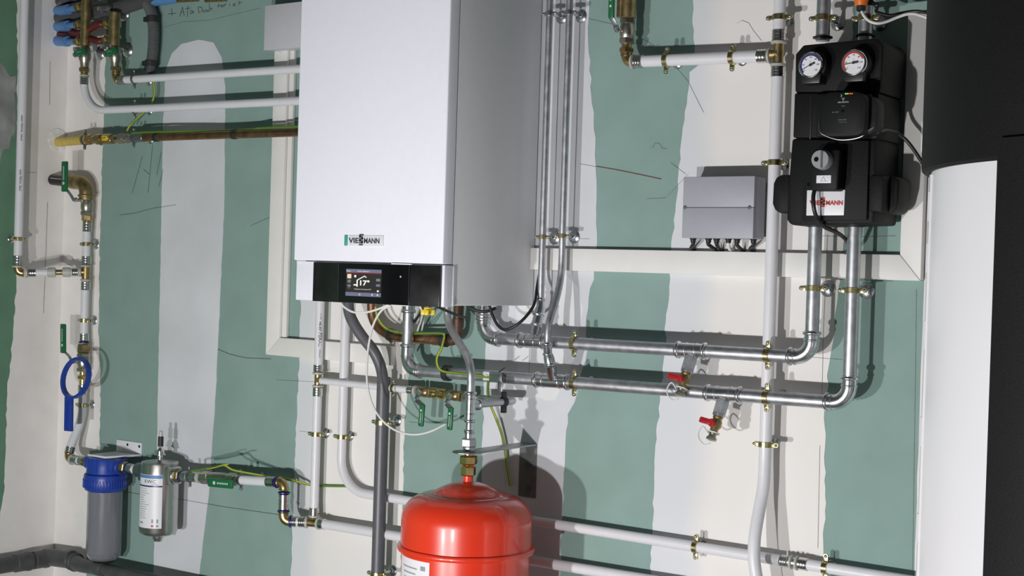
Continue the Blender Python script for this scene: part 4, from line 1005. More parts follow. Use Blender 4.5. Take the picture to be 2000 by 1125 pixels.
cable('thin_white_cable', 'short thin white cable sagging just under the control panel', [P(662, 588, .22), P(674, 601, .22), P(692, 610, .22), P(715, 610, .22), P(738, 604, .22), P(760, 595, .22)], .0027, 'cable_white')
cable('thin_white_cable', 'pair of short white leads left of the yellow tap knob, front one', [P(820, 598, .14), P(825, 610, .13), P(823, 625, .10), P(816, 645, .06), P(806, 690, .02)], .0025, 'cable_white')
cable('thin_white_cable', 'pair of short white leads left of the yellow tap knob, rear one', [P(832, 600, .12), P(829, 620, .09), P(825, 640, .06), P(822, 655, .03)], .0022, 'cable_white')
cable('black_lead', 'short black lead behind the right steel drop under the boiler', [P(826, 605, .10), P(815, 620, .08), P(804, 634, .06), P(800, 640, .04)], .0036, 'black')
cable('black_lead', 'black cable hanging in a loop under the right end of the boiler', [P(1055, 528, .03), P(1049, 560, .05), P(1044, 592, .08), P(1030, 615, .105), P(1010, 634, .12), P(988, 644, .125), P(973, 636, .125), P(962, 616, .125), P(956, 597, .125)], .0036, 'black')
cable('black_lead', 'flat black cable running close under the boiler floor', [P(852, 598, .24), P(868, 605, .20), P(884, 612, .16), P(898, 617, .12), P(908, 620, .09)], .0034, 'black')
cable('black_lead', 'short black cable beside the steel drop at the boiler right end', [P(918, 601, .12), P(932, 607, .115), P(950, 608, .11), P(968, 602, .11)], .0040, 'black')
earth_wire('earth wire following the bent copper pipe under the boiler', [P(733, 600, .066), P(738, 622, .066), P(752, 640, .066), P(772, 648, .066), P(800, 651, .064), P(860, 651, .066), P(868, 656, .068)])
earth_wire('earth wire hanging from the copper pipe to the lower galvanised run', [P(868, 658, .068), P(862, 680, .085), P(853, 700, .095), P(856, 718, .097), P(868, 726, .096), P(900, 730, .094), P(935, 734, .094), P(955, 737, .094)])
earth_wire('earth wire dropping from the earth clamp behind the red vessel', [P(954, 742, .092), P(953, 765, .06), P(958, 790, .03), P(968, 815, .02), P(979, 845, .014), P(985, 870, .012), P(990, 905, .010), P(997, 950, .008)])
ek = thing('earth_clamp', 'silver earth clamp with black strap end on the lower galvanised run', 'clamp', on(a2, b2, px=975))
q = on(a2, b2, px=958) - Y_ * .017
obj('terminal', MB().slab([q + Vector((-.011, 0, -.010)), q + Vector((.008, 0, -.010)), q + Vector((.008, 0, .012)), q + Vector((-.011, 0, .012))], (0, .012, 0), .002).lathe(q - Y_ * .0002, -Y_, [(.006, 0), (.005, .002)], 14), 'strip_grey', ek)
q2 = on(a2, b2, px=978) - Y_ * .0165
obj('band', MB().slab([q2 + Vector((-.022, 0, -.009)), q2 + Vector((.018, 0, -.010)), q2 + Vector((.018, 0, .010)), q2 + Vector((-.022, 0, .009))], (0, .003, 0), .0008), 'zinc', ek)
q3 = on(a2, b2, px=990) - Y_ * .018
obj('strap_end', MB().slab([q3 + Vector((-.003, 0, -.008)), q3 + Vector((.006, 0, -.012)), q3 + Vector((.007, 0, .007)), q3 + Vector((-.002, 0, .012))], (0, .004, 0), .001).bar(q3 + Vector((-.012, .002, .013)), q3 + Vector((.004, .002, .024)), Y_, .004, .002), 'rubber', ek, 'black strap end')
obj('tail', MB().slab([q3 + Vector((-.018, .006, -.034)), q3 + Vector((-.004, .006, -.034)), q3 + Vector((-.004, .006, -.010)), q3 + Vector((-.018, .006, -.010))], (0, .002, 0), .0006), 'steel_dark', ek)
tie = thing('cable_tie', 'black tie holding the earth wire on the lower galvanised run', 'tie', on(a2, b2, px=874))
obj('strap', MB().ring(on(a2, b2, px=874), (b2 - a2), RS + .0003, RS + .0055, .014).bar(on(a2, b2, px=876) + Vector((0, -.019, .008)), on(a2, b2, px=885) + Vector((0, -.012, .020)), X_, .006, .003), 'rubber', tie)

# ================================================================== LEFT WALL AND CORNER: WATER MAIN
e_ = .036
lp0 = PL(47, 0, e_); Yl = (PL(47, 60, e_).y + PL(35, 500, e_).y) / 2; XP = XL + e_
LV = lambda py: on(Vector((XP, Yl, .4)), Vector((XP, Yl, 2.0)), py=py)
RLW = .0128
lw = thing('white_riser', 'white pipe on the left wall running up out of the frame', 'pipe', LV(520))
pipe(lw, [LV(506), LV(-60)], RLW, 'pipe_white', seg=20); sleeve(lw, LV(518), LV(499), RLW); collar(lw, LV(520.5), Z_, RLW)
clamp(LV(467), Z_, RLW, 'clamp on the white pipe on the left wall', n=(1, 0, 0), d=e_, plate=.012)
pipe_text('valsir PEXAL 26x3', XP, -Yl, LV(352).z, RLW, .0065, LV(330).z - LV(372).z, lw, .1); pipe_text('valsir PEXAL 26x3', XP, -Yl, LV(250).z, RLW, .0055, LV(225).z - LV(275).z, lw, .1)
xm = -1.628; dm = .036
MV = lambda py: VZ(xm, dm, py)
le = LV(533); mt_ = MV(531); md = (mt_ - le).normalized()
brass_elbow(lw, LV(523), le, le + md * .016, .0115)
ML = lambda f: le.lerp(mt_, f)
L_ = (mt_ - le).length
lb_ = thing('corner_link_pipe', 'short lettered white pipe linking two pipes across the corner', 'pipe', ML(.5))
collar(lb_, ML(.13), md, RLW * .95, w=.009); sleeve(lb_, ML(.16), ML(.27), RLW * .93); pipe(lb_, [ML(.2), ML(.48)], RLW * .92, 'pipe_white')
for f in (.50, .72): obj('coupling_cap', MB().lathe(ML(f), md, [(.010, -.014), (.0150, -.012), (.0155, 0), (.0150, .010), (.010, .012)], 22), 'collar', lb_)
obj('nipple', MB().cyl(ML(.54), ML(.68), .0085, 18, .001), 'brass_dull', lb_); pipe(lb_, [ML(.74), ML(.80)], RLW * .92, 'pipe_white'); sleeve(lb_, ML(.79), ML(.88), RLW * .93); collar(lb_, ML(.91), md, RLW * .9, w=.009)
tm = thing('water_main_pipe', 'white water pipe down the corner with brass tee, two clamps and a forward bend', 'pipe', MV(700))
pipe(tm, [MV(447), MV(500)], RLW, 'pipe_white'); pipe(tm, [MV(560), MV(655)], RLW, 'pipe_white')
for a_, b_ in ((434, 453), (500, 517), (550, 567), (651, 666)): sleeve(tm, MV(a_), MV(b_), RLW)
for py in (519.5, 547): collar(tm, MV(py), Z_, RLW)
obj('tee', MB().cyl(MV(520), MV(546), .0125, 22).cyl(mt_, mt_ - md * .02, .0115, 20), 'brass', tm, 'brass tee')
collar(tm, MV(668.5), Z_, RLW, 'blue_dark', .006, 'blue_ring')
obj('nut', MB().hexn(MV(672), MV(689), .0195), 'brass_dull', tm, 'brass nut')
obj('nut', MB().hexn(MV(432), MV(420), .0172).cyl(MV(437), MV(430), .0135, 20), 'brass', tm, 'brass nut')
clamp(MV(477), Z_, RLW, 'upper clamp on the water pipe in the corner', plate=.0145); clamp(MV(626), Z_, RLW, 'middle clamp on the water pipe in the corner', plate=.0145)
ball_valve('corner ball valve with upright green handle behind the blue wrench', MV(689), MV(726), .0185, MV(706) + Vector((-.010, -.030, 0)),
    [MV(706) + Vector((-.012, -.034, 0)), MV(696) + Vector((-.016, -.040, 0)), MV(686) + Vector((-.026, -.052, 0))],
    (MV(690) + Vector((-.028, -.053, 0)), MV(633) + Vector((-.028, -.056, 0))), X_, body='nickel', gw=.022)
obj('nut', MB().hexn(MV(732), MV(741), .0160).cyl(MV(724), MV(750), .0115, 20), 'brass_bright', tm, 'bright brass nut')
sleeve(tm, MV(751), MV(770), RLW)
# bend forward to the filter
fd = .135
FE = None
lo_, hi_ = .04, .4
zfe = None
for _ in range(40):
    mid = (lo_ + hi_) / 2
    if proj(Vector((xm, -mid, .72)))[0] > 133: lo_ = mid
    else: hi_ = mid
fd = mid
FE = VZ(xm, fd, 896)
bp = [MV(768), MV(790), MV(806), Vector((xm, -(dm + (fd - dm) * .22), VZ(xm, dm + (fd - dm) * .22, 832).z)), Vector((xm, -(dm + (fd - dm) * .66), VZ(xm, dm + (fd - dm) * .66, 862).z)), Vector((xm, -(dm + (fd - dm) * .86), VZ(xm, dm + (fd - dm) * .86, 876).z))]
pipe(tm, spline(bp, 8), RLW, 'pipe_white', seg=20)
q0_, q1_ = bp[-1], FE
sleeve(tm, bp[-1].lerp(bp[-2], .25), bp[-1].lerp(FE, .45), RLW)
clamp(MV(791), Z_, RLW, 'lowest clamp on the water pipe in the corner, below the blue ring', plate=.0145)
brass_elbow(tm, bp[-1].lerp(FE, .5), FE, FE + X_ * .018, .0118)
collar(tm, FE + X_ * .022, X_, RLW)
sleeve(tm, FE + X_ * .026, FE + X_ * .050, RLW); pipe(tm, [FE + X_ * .045, FE + X_ * .062], RLW, 'pipe_white'); sleeve(tm, FE + X_ * .060, FE + X_ * .078, RLW)
# entry stub and elbow valve
st0 = PL(101, 352, .0); 
sb = thing('wall_stub_pipe', 'black plastic stub pipe coming out of the left wall near the corner', 'pipe', PL(103, 352, 0))
eb = Vector((xm + .004, -.046, MV(352).z)); s0 = Vector((XL, PL(104, 352, .004).y, MV(352).z))
eb.z = P(176, 358, .046).z; s0.z = PL(104, 351, .0).z
sdir = (eb - s0).normalized()
obj('stub', MB().cyl(s0 + sdir * .001, s0.lerp(eb, .60), .0172, 24), 'gloss_black', sb)
obj('stripe', MB().tube([s0.lerp(eb, .03) + Vector((.006, -.0152, .004)), s0.lerp(eb, .58) + Vector((.006, -.0152, .004))], .0022, 8), 'knob_grey', sb)
obj('reducer', MB().lathe(s0.lerp(eb, .55), sdir, [(.018, 0), (.0215, .003), (.0215, .028), (.019, .034)], 24), 'brass_dull', sb)
path = arc_path([s0.lerp(eb, .68), eb, eb - Z_ * .05], .034, 10)
obj('elbow', MB().tube(path, .0212, 24).bead(eb - Z_ * .038, Z_, .0212, .004), 'brass_dull', sb, 'large brass elbow')
ball_valve('ball valve with upright green handle in front of the black stub in the corner', Vector((xm, -.040, MV(384).z)), Vector((xm, -.038, MV(421).z)), .0180, MV(392) + Vector((-.012, -.034, 0)),
    [MV(394) + Vector((-.016, -.038, 0)), MV(384) + Vector((-.020, -.046, 0)), MV(368) + Vector((-.030, -.062, 0))],
    (MV(377) + Vector((-.031, -.062, 0)), MV(318) + Vector((-.031, -.064, 0))), X_, body='nickel', gw=.025)
# wrench ring hanging on the valve
wc = VZ(xm - .004, .115, 738)
wrx = P(148, 738, .115); wz = wrx.z; rz = wz - P(148, 782, .115).z; rx_ = .058
wt = thing('filter_wrench', 'blue plastic filter wrench hanging by its ring on the corner valve', 'wrench', wrx)
m = MB(); n = 44
for k in range(n):
    t0, t1 = 2 * math.pi * k / n, 2 * math.pi * (k + 1) / n
    for rr, yy in ((0.92, -.007), (1.06, -.007), (1.06, .007), (0.92, .007)):
        m.v.append(wrx + Vector((math.cos(t0) * rx_ * rr, yy + .012 * math.sin(t0), math.sin(t0) * rx_ * rr)))
for k in range(n):
    for j in range(4): m.f.append((4 * k + j, 4 * k + (j + 1) % 4, 4 * ((k + 1) % n) + (j + 1) % 4, 4 * ((k + 1) % n) + j))
obj('ring', m, 'blue', wt)
ha, hb2 = wrx + Vector((-.012, -.012, -rx_ * .97)), P(134, 842, .128)
hd2 = (hb2 - ha).normalized()
hw2 = MB(); wv_ = hd2.cross(Y_).normalized()
poly = [ha + wv_ * .014, ha - wv_ * .016, hb2 - wv_ * .0155, hb2 + wv_ * .0155]
hw2.slab([q - Y_ * .006 for q in poly], (0, .012, 0), .002); obj('handle', hw2, 'blue', wt)
for s in (-.006, 0, .006):
    obj('rib', MB().bar(ha + hd2 * .012 + wv_ * s - Y_ * .0065, hb2 - hd2 * .006 + wv_ * s - Y_ * .0065, wv_, .002, .002), 'blue', wt)

# ================================================================== FILTER, CANISTER, LEFT LOW PIPE
def axis_pt(px, py, d): return P(px, py, d)
fy = fd
fc = P(207, 905, fy); fx = fc.x; fz = FE.z
fl = thing('water_filter', 'blue-headed water filter with clear bowl and grey cartridge', 'filter', (fx, -fy, VZ(fx, fy, 1095).z))
FZ = lambda py: VZ(fx, fy, py).z
C_ = Vector((fx, -fy, 0))
hr_ = size(83, fc) / 2; br_ = size(67, fc) / 2
hz0, hz1 = FZ(958), FZ(893)
obj('collar_nut', MB().lathe(C_, Z_, [(hr_ * .80, hz0), (hr_ * .93, hz0 + .004), (hr_, hz0 + .014), (hr_, FZ(930)), (hr_ * .97, FZ(925)), (hr_ * .82, FZ(924))], 48), 'blue', fl)
m = MB()
for k in range(48):
    a_ = 2 * math.pi * k / 48
    if math.sin(a_ - cama) < 2:
        d_ = Vector((math.cos(a_), math.sin(a_), 0)); z0_, z1_ = hz0 + .012, hz0 + .036
        m.bar(C_ + d_ * (hr_ + .0004) + Z_ * z0_, C_ + d_ * (hr_ + .0004) + Z_ * z1_, d_.cross(Z_), .0030, .0036, .0006)
obj('grip_ribs', m, 'blue', fl)
obj('head', MB().lathe(C_, Z_, [(hr_ * .80, FZ(926)), (hr_ * .90, FZ(922)), (hr_ * .86, FZ(910)), (hr_ * .84, FZ(897)), (hr_ * .80, hz1), (hr_ * .2, hz1 + .001)], 40).box((fx - hr_ * 1.02, -fy - .032, FZ(916)), (fx + hr_ * 1.02, -fy + .032, hz1 - .001), .005), 'blue', fl)
for s in (-1, 1): obj('port', MB().cyl(Vector((fx + s * hr_ * .7, -fy, fz)), Vector((fx + s * (hr_ + .008), -fy, fz)), .0235, 28, .001), 'blue', fl)
for s in (-.25, .28): obj('rib', MB().bar(Vector((fx + s * hr_ * 1.2, -fy - hr_ * .80, FZ(921))), Vector((fx + s * hr_ * 1.2, -fy - hr_ * .76, hz1 - .002)), X_, .003, .006, .0008), 'blue', fl)
bz0, bz1 = FZ(1094), hz0 + .006
obj('bowl', MB().lathe(C_, Z_, [(.004, bz0 + .002), (br_ * .62, bz0), (br_ * .8, bz0 + .004), (br_ * .97, bz0 + .016), (br_, bz0 + .03), (br_, bz1), (br_ - .003, bz1), (br_ - .003, bz0 + .03), (br_ * .78, bz0 + .012), (.004, bz0 + .008)], 48), 'bowl', fl, 'clear bowl')
obj('cartridge', MB().lathe(C_, Z_, [(.01, bz0 + .02), (br_ - .0055, bz0 + .02), (br_ - .0055, bz1 - .001), (.01, bz1 - .001)], 48), 'cartridge', fl, 'grey cartridge')
obj('bowl_foot', MB().lathe(C_, Z_, [(br_ * .55, bz0 - .005), (br_ * .72, bz0 - .003), (br_ * .80, bz0 + .003), (br_ * .6, bz0 + .004)], 36), 'black', fl)
fb = thing('filter_bracket', 'white metal shelf bracket on the wall above the blue filter head', 'bracket', (fx, 0, hz1 + .004))
bz_ = hz1 + .003; sx_ = fx
p_l, p_r = P(228, 868, .002), P(277, 875, .002)
obj('shelf', MB().slab([Vector((sx_ - hr_ * .72, -fy - .030, bz_)), Vector((sx_ + hr_ * .52, -fy - .030, bz_)), Vector((p_r.x, -.004, bz_)), Vector((p_l.x, -.004, bz_))], (0, 0, .003), .0008), 'strip_grey', fb)
wl = obj('wall_leg', MB().box((p_l.x, -.0035, bz_ - .004), (p_r.x, -.0005, P(252, 863, .002).z + .002), .001), 'label_white', fb)
for px, py in ((249, 868.5), (272, 872)):
    q = P(px, py, .0037); obj('hole', MB().cyl(q + Y_ * .0004, q - Y_ * .0003, .0042, 14), 'black', wl)
obj('front_lip', MB().bar(Vector((sx_ - hr_ * .72, -fy - .030, bz_ + .002)), Vector((sx_ + hr_ * .52, -fy - .030, bz_ + .002)), Z_, .006, .003, .0008), 'label_white', fb)
obj('side_lip', MB().bar(Vector((sx_ + hr_ * .52, -fy - .030, bz_ + .002)), Vector((p_r.x, -.004, bz_ + .002)), Z_, .006, .003, .0008), 'label_white', fb)
# canister
kc_ = P(312, 930, fy); kx = kc_.x; kr = size(73.5, kc_) / 2
KZ = lambda py: VZ(kx, fy, py).z
KC = Vector((kx, -fy, 0))
cn = thing('steel_canister', 'brushed stainless water treatment canister with white label, right of the blue filter', 'canister', (kx, -fy, KZ(1050)))
z0, z1 = KZ(1043), KZ(901)
obj('body', MB().lathe(KC, Z_, [(.01, z0 - .002), (kr * .72, z0 - .001), (kr * .93, z0 + .004), (kr, z0 + .012), (kr, z1 - .006), (kr * .97, z1 - .001), (kr * .9, z1), (.01, z1 + .001)], 64), 'stainless', cn)
obj('drain_plug', MB().lathe(KC + Z_ * (z0 + .002), -Z_, [(.0155, 0), (.0155, .012), (.0125, .017), (.0115, .022), (.004, .024)], 28), 'stainless', cn)
for s in (-1, 1): obj('port', MB().box((kx + s * kr * .55 - .02, -fy - .026, fz - .026) if s > 0 else (kx - kr - .012, -fy - .026, fz - .026), (kx + kr + .013, -fy + .026, fz + .024) if s > 0 else (kx - kr * .55 + .02, -fy + .026, fz + .024), .006), 'stainless' if s > 0 else 'steel_dark', cn)
obj('port_ring', MB().cyl(Vector((kx + kr + .010, -fy, fz)), Vector((kx + kr + .020, -fy, fz)), .024, 28, .002), 'steel_bright', cn)
cam2 = math.atan2(CAM.y + fy, CAM.x - kx)
la = cam2 - .62; lw_ = 2 * kr * .78
zl0, zl1 = KZ(1026), KZ(923)
lbl = obj('label', wrap_patch(KC, kr, la, lw_, zl0, zl1, .0005, 20), 'label_white', cn, 'white printed label')
obj('label_band', wrap_patch(KC, kr + .0006, la, lw_, zl1 - .010, zl1 - .001, .0003, 20), 'blue_light', lbl); obj('label_band', wrap_patch(KC, kr + .0006, la, lw_, zl1 - .034, zl1 - .030, .0003, 20), 'blue_dark', lbl)
def can_text(s, z, h, width, a_off, material):
    w = wrapper(Vector((kx, -fy, z)), kr + .0007, la + a_off); text('lettering', s, (0, 0, 0), X_, Z_, h, material, lbl, width, depth=.0003, wrap=w)
can_text('EWC', zl1 - .0185, .0095, .036, .12, 'logo_grey'); can_text('SYSTEM', zl1 - .027, .0035, .018, .38, 'ink_soft')
random.seed(3)
for k in range(15):
    z = zl1 - .040 - .0064 * k
    if z < zl0 + .022: break
    wd_ = random.choice((.016, .026, .034, .022)); obj('label_line', wrap_patch(KC, kr + .0006, la - .55 + wd_ / kr / 2 + .0, wd_, z, z + .0014, .0003, 6), 'ink_soft', lbl)
for k, mtl in ((0, 'logo_red'), (1, 'ink_soft')): obj('label_sign', wrap_patch(KC, kr + .0006, la + .30 + .26 * k, .007, zl0 + .004, zl0 + .010, .0003, 3), mtl, lbl)
for k in range(2): obj('label_sign', wrap_patch(KC, kr + .0006, la + .30 + .26 * k, .005, zl0 + .015, zl0 + .026, .0003, 3), 'ink_soft', lbl)
obj('label_line', wrap_patch(KC, kr + .0006, la - .42, .014, zl0 + .012, zl0 + .017, .0003, 4), 'ink_soft', lbl)
av = thing('air_vent', 'small clear and black bleed nipple on top of the stainless canister', 'valve', KC + Z_ * z1)
obj('stem', MB().lathe(KC + Z_ * z1, Z_, [(.010, 0), (.008, .002), (.008, .017), (.0155, .0185), (.0155, .0205), (.0115, .022), (.0115, .030), (.006, .036), (.005, .040)], 24), 'chrome', av)
obj('cap', MB().lathe(KC + Z_ * (KZ(872)), Z_, [(.0065, 0), (.0078, .001), (.0078, KZ(853) - KZ(872)), (.006, KZ(853) - KZ(872) + .001)], 20), 'rubber', av, 'black cap')
obj('nipple', MB().lathe(KC + Z_ * KZ(853), Z_, [(.005, 0), (.005, KZ(843) - KZ(853)), (.0025, KZ(841) - KZ(853))], 16), 'collar', av)
# link between filter and canister
fxe = fx + hr_ + .008
lk = thing('filter_link', 'short white pipe with blue ring between blue filter and steel canister', 'pipe', Vector((fxe, -fy, fz)))
xk = kx - kr - .012; Lk = xk - fxe
AX = lambda x: Vector((x, -fy, fz))
obj('nut', MB().hexn(AX(fxe + .0), AX(fxe + Lk * .22), .0185), 'brass', lk, 'brass nut'); collar(lk, AX(fxe + Lk * .26), X_, RLW, 'blue_dark', .006, 'blue_ring')
sleeve(lk, AX(fxe + Lk * .30), AX(fxe + Lk * .52), RLW); pipe(lk, [AX(fxe + Lk * .5), AX(fxe + Lk * .72)], RLW, 'pipe_white'); obj('nut', MB().cyl(AX(fxe + Lk * .70), AX(xk), .021, 24, .002), 'steel_dark', lk)
nutl = thing('filter_inlet_nut', 'brass inlet nut at the left side of the blue filter head', 'fitting', AX(fx - hr_ - .006))
obj('nut', MB().hexn(AX(fx - hr_ - .020), AX(fx - hr_ - .0085), .0180).cyl(AX(FE.x + .072), AX(fx - hr_ - .018), .0125, 20), 'brass_dull', nutl)
# run right of the canister
r0 = AX(kx + kr + .018); r1_ = P(548, 942, .085)
RR = lambda px: on(r0, r1_, px=px)
rdir = (r1_ - r0).normalized()
lr = thing('white_low_pipe', 'white pipe with steel sleeves right of the canister stepping down to the lettered pipe', 'pipe', r0)
obj('nut', MB().hexn(RR(346), RR(353), .0185), 'brass_dull', lr, 'brass nut'); collar(lr, RR(356), rdir, RLW, 'blue_dark', .006, 'blue_ring')
sleeve(lr, RR(357), RR(367), RLW); pipe(lr, [RR(364), RR(376)], RLW, 'pipe_white'); sleeve(lr, RR(373), RR(387), RLW); collar(lr, RR(390), rdir, RLW, w=.011)
pipe(lr, [RR(462), RR(527)], RLW, 'pipe_white'); sleeve(lr, RR(523), RR(539), RLW); collar(lr, RR(542), rdir, RLW, 'blue_dark', .006, 'blue_ring')
ec = RR(555.5)
brass_elbow(lr, RR(546), ec, ec - Z_ * .018, .0128)
DVx = lambda py: on(ec, ec - Z_ * .2, py=py)
collar(lr, DVx(962), Z_, RLW, 'blue_dark', .006, 'blue_ring'); sleeve(lr, DVx(965), DVx(995), RLW); collar(lr, DVx(998), Z_, RLW, 'blue_dark', .006, 'blue_ring')
ec2 = Vector((ec.x, ec.y, on(d0, d1, px=560).z)); t_end = Vector((on(d0, d1, px=612).x, -.045, on(d0, d1, px=612).z)); tdir = (t_end - ec2).normalized()
brass_elbow(lr, DVx(1001), ec2, ec2 + tdir * .018, .0128)
TT = lambda px: on(ec2, t_end, px=px)
collar(lr, TT(568), tdir, RLW, 'blue_dark', .007, 'blue_ring'); sleeve(lr, TT(570), TT(580), RLW); pipe(lr, [TT(577), TT(588)], RLW, 'pipe_white'); sleeve(lr, TT(583), TT(596), RLW); collar(lr, TT(599), tdir, RLW, w=.008)
obj('tee', MB().cyl(TT(601), on(d0, d1, px=622), .0115, 20).cyl(on(d0, d1, px=612), Vector((xp, -.038, VP_(1007).z)), .0105, 20), 'brass', lr, 'brass tee')
dd0 = on(d0, d1, px=624)
bt = thing('white_floor_pipe', 'lowest white pipe running right from the brass tee behind the red vessel', 'pipe', dd0, 'white composite pipes')
collar(bt, dd0, ddir, RLW, w=.008); sleeve(bt, on(d0, d1, px=621), on(d0, d1, px=634), RLW)
l1_ = P(1087, 1103, .032)
pipe(bt, [on(d0, d1, px=630), on(d0, d1, px=770), l1_, on(l1_, P(1199, 1121.5, .032), px=1500)], .0125, 'pipe_white', seg=20)
ball_valve('flat green-handled ball valve right of the stainless canister', RR(394), RR(462), .0165, (RR(405) + RR(460)) / 2 * 1.0 + Vector((-.012, -.026, -.004)),
    [RR(415) + Vector((0, -.027, -.004)), RR(425) + Vector((0, -.033, -.006))], (P(407, 941.5, fy + .045), P(455, 946, fy + .040)), Z_, body='nickel', gw=.0245)
for px, lab in ((371, 'hooked clamp on the low white pipe just right of the canister'), (471, 'hooked clamp on the low white pipe just right of the flat green valve')):
    clamp(RR(px), rdir, RLW, lab, ring='steel_dark', width=.008)
earth_wire('earth wire running along the low pipe from the green valve to the right', [P(374, 920, .12), P(395, 917, .12), P(420, 912, .125), P(438, 909, .12), P(455, 918, .11), P(490, 925, .09), P(525, 931, .07), P(560, 936, .055), P(590, 943, .03), P(612, 948, .012), P(640, 949, .008), P(676, 949.5, .006)])
cable('thin_white_cable', 'frayed pale string tied over the flat green valve', [P(405, 916, .13), P(420, 913, .135), P(436, 908, .14), P(446, 907, .14)], .0016, 'earth_yellow', cat='string')

# ================================================================== UPPER LEFT: HEATING BRANCHES, MANIFOLDS, GAS
RU = .0115
u1x = P(165, 140, .075).x
UZ = lambda py: VZ(u1x, .075, py)
ua = P(270, 212.5, .055); ub = P(585, 197, .055)
um = thing('white_branch_pipe', 'lower of two white pipes from the manifolds, curving right to the boiler', 'pipe', ua, 'white pipes from manifolds to boiler')
upth = arc_path([UZ(160), UZ(216), on(ua, ub, px=215) + Vector((0, -.006, 0)), on(ua, ub, px=300), on(ua, ub, px=600)], [.075, .5, .5], 12)
upth = arc_path([UZ(160), Vector((u1x, -.070, on(ua, ub, px=190).z)), on(ua, ub, px=300), onx(ua, ub, -.449)], [.085, .5], 14)
pipe(um, upth, RU, 'pipe_white', seg=20); sleeve(um, UZ(150), UZ(166), RU); collar(um, UZ(148), Z_, RU * .95)
obj('nut', MB().hexn(UZ(132), UZ(141), .0165).cyl(UZ(140), UZ(149), .0115, 20), 'brass', um, 'brass nut')
va = P(250, 155.5, .055); vb_ = P(585, 134.5, .055)
un = thing('white_branch_pipe', 'upper of two white pipes from the manifolds, running straight to the boiler', 'pipe', va, 'white pipes from manifolds to boiler')
pipe(un, [on(va, vb_, px=243), onx(va, vb_, -.449)], RU, 'pipe_white', seg=20); sleeve(un, on(va, vb_, px=234), on(va, vb_, px=246), RU)
ue = on(va, vb_, px=226); brass_elbow(un, on(va, vb_, px=233), ue, ue + Z_ * .02, .0115)
u2x = ue.x; u2d = -ue.y
U2 = lambda py: VZ(u2x, u2d, py)
obj('nut', MB().hexn(U2(130), U2(139), .0165).cyl(U2(138), U2(150), .012, 20), 'brass', un, 'brass nut')
clamp(on(ua, ub, px=264), ub - ua, RU, 'clamp on the lower of two white pipes left of the boiler', ring='steel_dark', width=.008, plate=.0125); clamp(on(va, vb_, px=263), vb_ - va, RU, 'clamp on the upper of two white pipes left of the boiler', ring='steel_dark', width=.008, plate=.0125)
def manifold(X, d, pya, pyb, r, ports, lab, side):
    V = lambda py: VZ(X, d, py)
    t = thing('manifold', lab, 'manifold', V(pyb), 'brass manifolds')
    obj('body', MB().cyl(V(pyb), V(pya), r, 28, .002), 'brass_dull', t)
    for py in ports:
        c = V(py); pdir = side
        obj('outlet', MB().cyl(c, c + pdir * (r + .010), .0105, 18).hexn(c + pdir * (r + .006), c + pdir * (r + .018), .0145).cyl(c + pdir * (r + .016), c + pdir * (r + .024), .0095, 16), 'brass', t)
    return V
sd = Vector((-.97, -.22, 0)).normalized()
m1V = manifold(u1x, .075, -30, 91, .0148, (15, 48, 81), 'left brass manifold with blue-sleeved outlets in the corner', sd)
m2V = manifold(u2x, u2d + .01, 24, 91, .0165, (46, 78), 'right brass manifold with red hoses in the corner', sd)
def mini_valve(X, d, pa, pb, lab):
    V = lambda py: VZ(X, d, py)
    a_, b_ = V(pa), V(pb); c = V((pa * .65 + pb * .35))
    t = thing('ball_valve', lab, 'valve', c, 'small valves under the manifolds')
    ax = (b_ - a_).normalized(); L = (b_ - a_).length
    obj('body', MB().lathe(a_, ax, [(.0135, 0), (.0165, .004), (.0165, L * .25), (.0185, L * .35), (.0185, L * .55), (.0150, L * .68), (.0135, L * .78), (.0125, L)], 26), 'nickel', t)
    g = c + Vector((.012, -.026, 0))
    obj('grip', MB().bar(g + Vector((-.029, .004, -.002)), g + Vector((.026, -.001, .005)), Z_, .018, .013, .004), 'green_handle', t, 'green butterfly handle')
    obj('knob', MB().ball(g + Vector((-.028, .004, -.003)), .0085, 14), 'nickel', t)
    obj('mark', MB().bar(g + Vector((-.010, -.0068, .001)), g + Vector((.012, -.0068, .003)), Z_, .003, .0006), 'logo_green', t)
mini_valve(u1x, .075, 92, 133, 'green-handled valve under the left manifold'); mini_valve(u2x, u2d + .004, 92, 131, 'green-handled valve under the right manifold')
for px, py, lab, px2, py2, d2 in ((196, 104, 'chrome wall plate between the two manifold valves', 178, 104, .05), (250, 98, 'chrome wall plate right of the right manifold valve', 236, 97, .05), (243, 27, 'chrome wall plate above the right manifold', 228, 24, .05)):
    q = P(px, py, 0); t = thing('manifold_clamp', lab, 'clamp', q, 'chrome manifold fixings')
    obj('wall_plate', MB().lathe(q - Y_ * .0012, -Y_, [(.0225, 0), (.0225, .001), (.019, .005), (.010, .009), (.004, .010)], 32), 'zinc', t)
    obj('rod', MB().cyl(q - Y_ * .006, Vector((q.x, -.052, q.z)), .0038, 10), 'chrome', t)
    obj('band', MB().ring(Vector((q.x, -.075, q.z)), Z_, .0195, .0215, .010, 28), 'chrome', t)
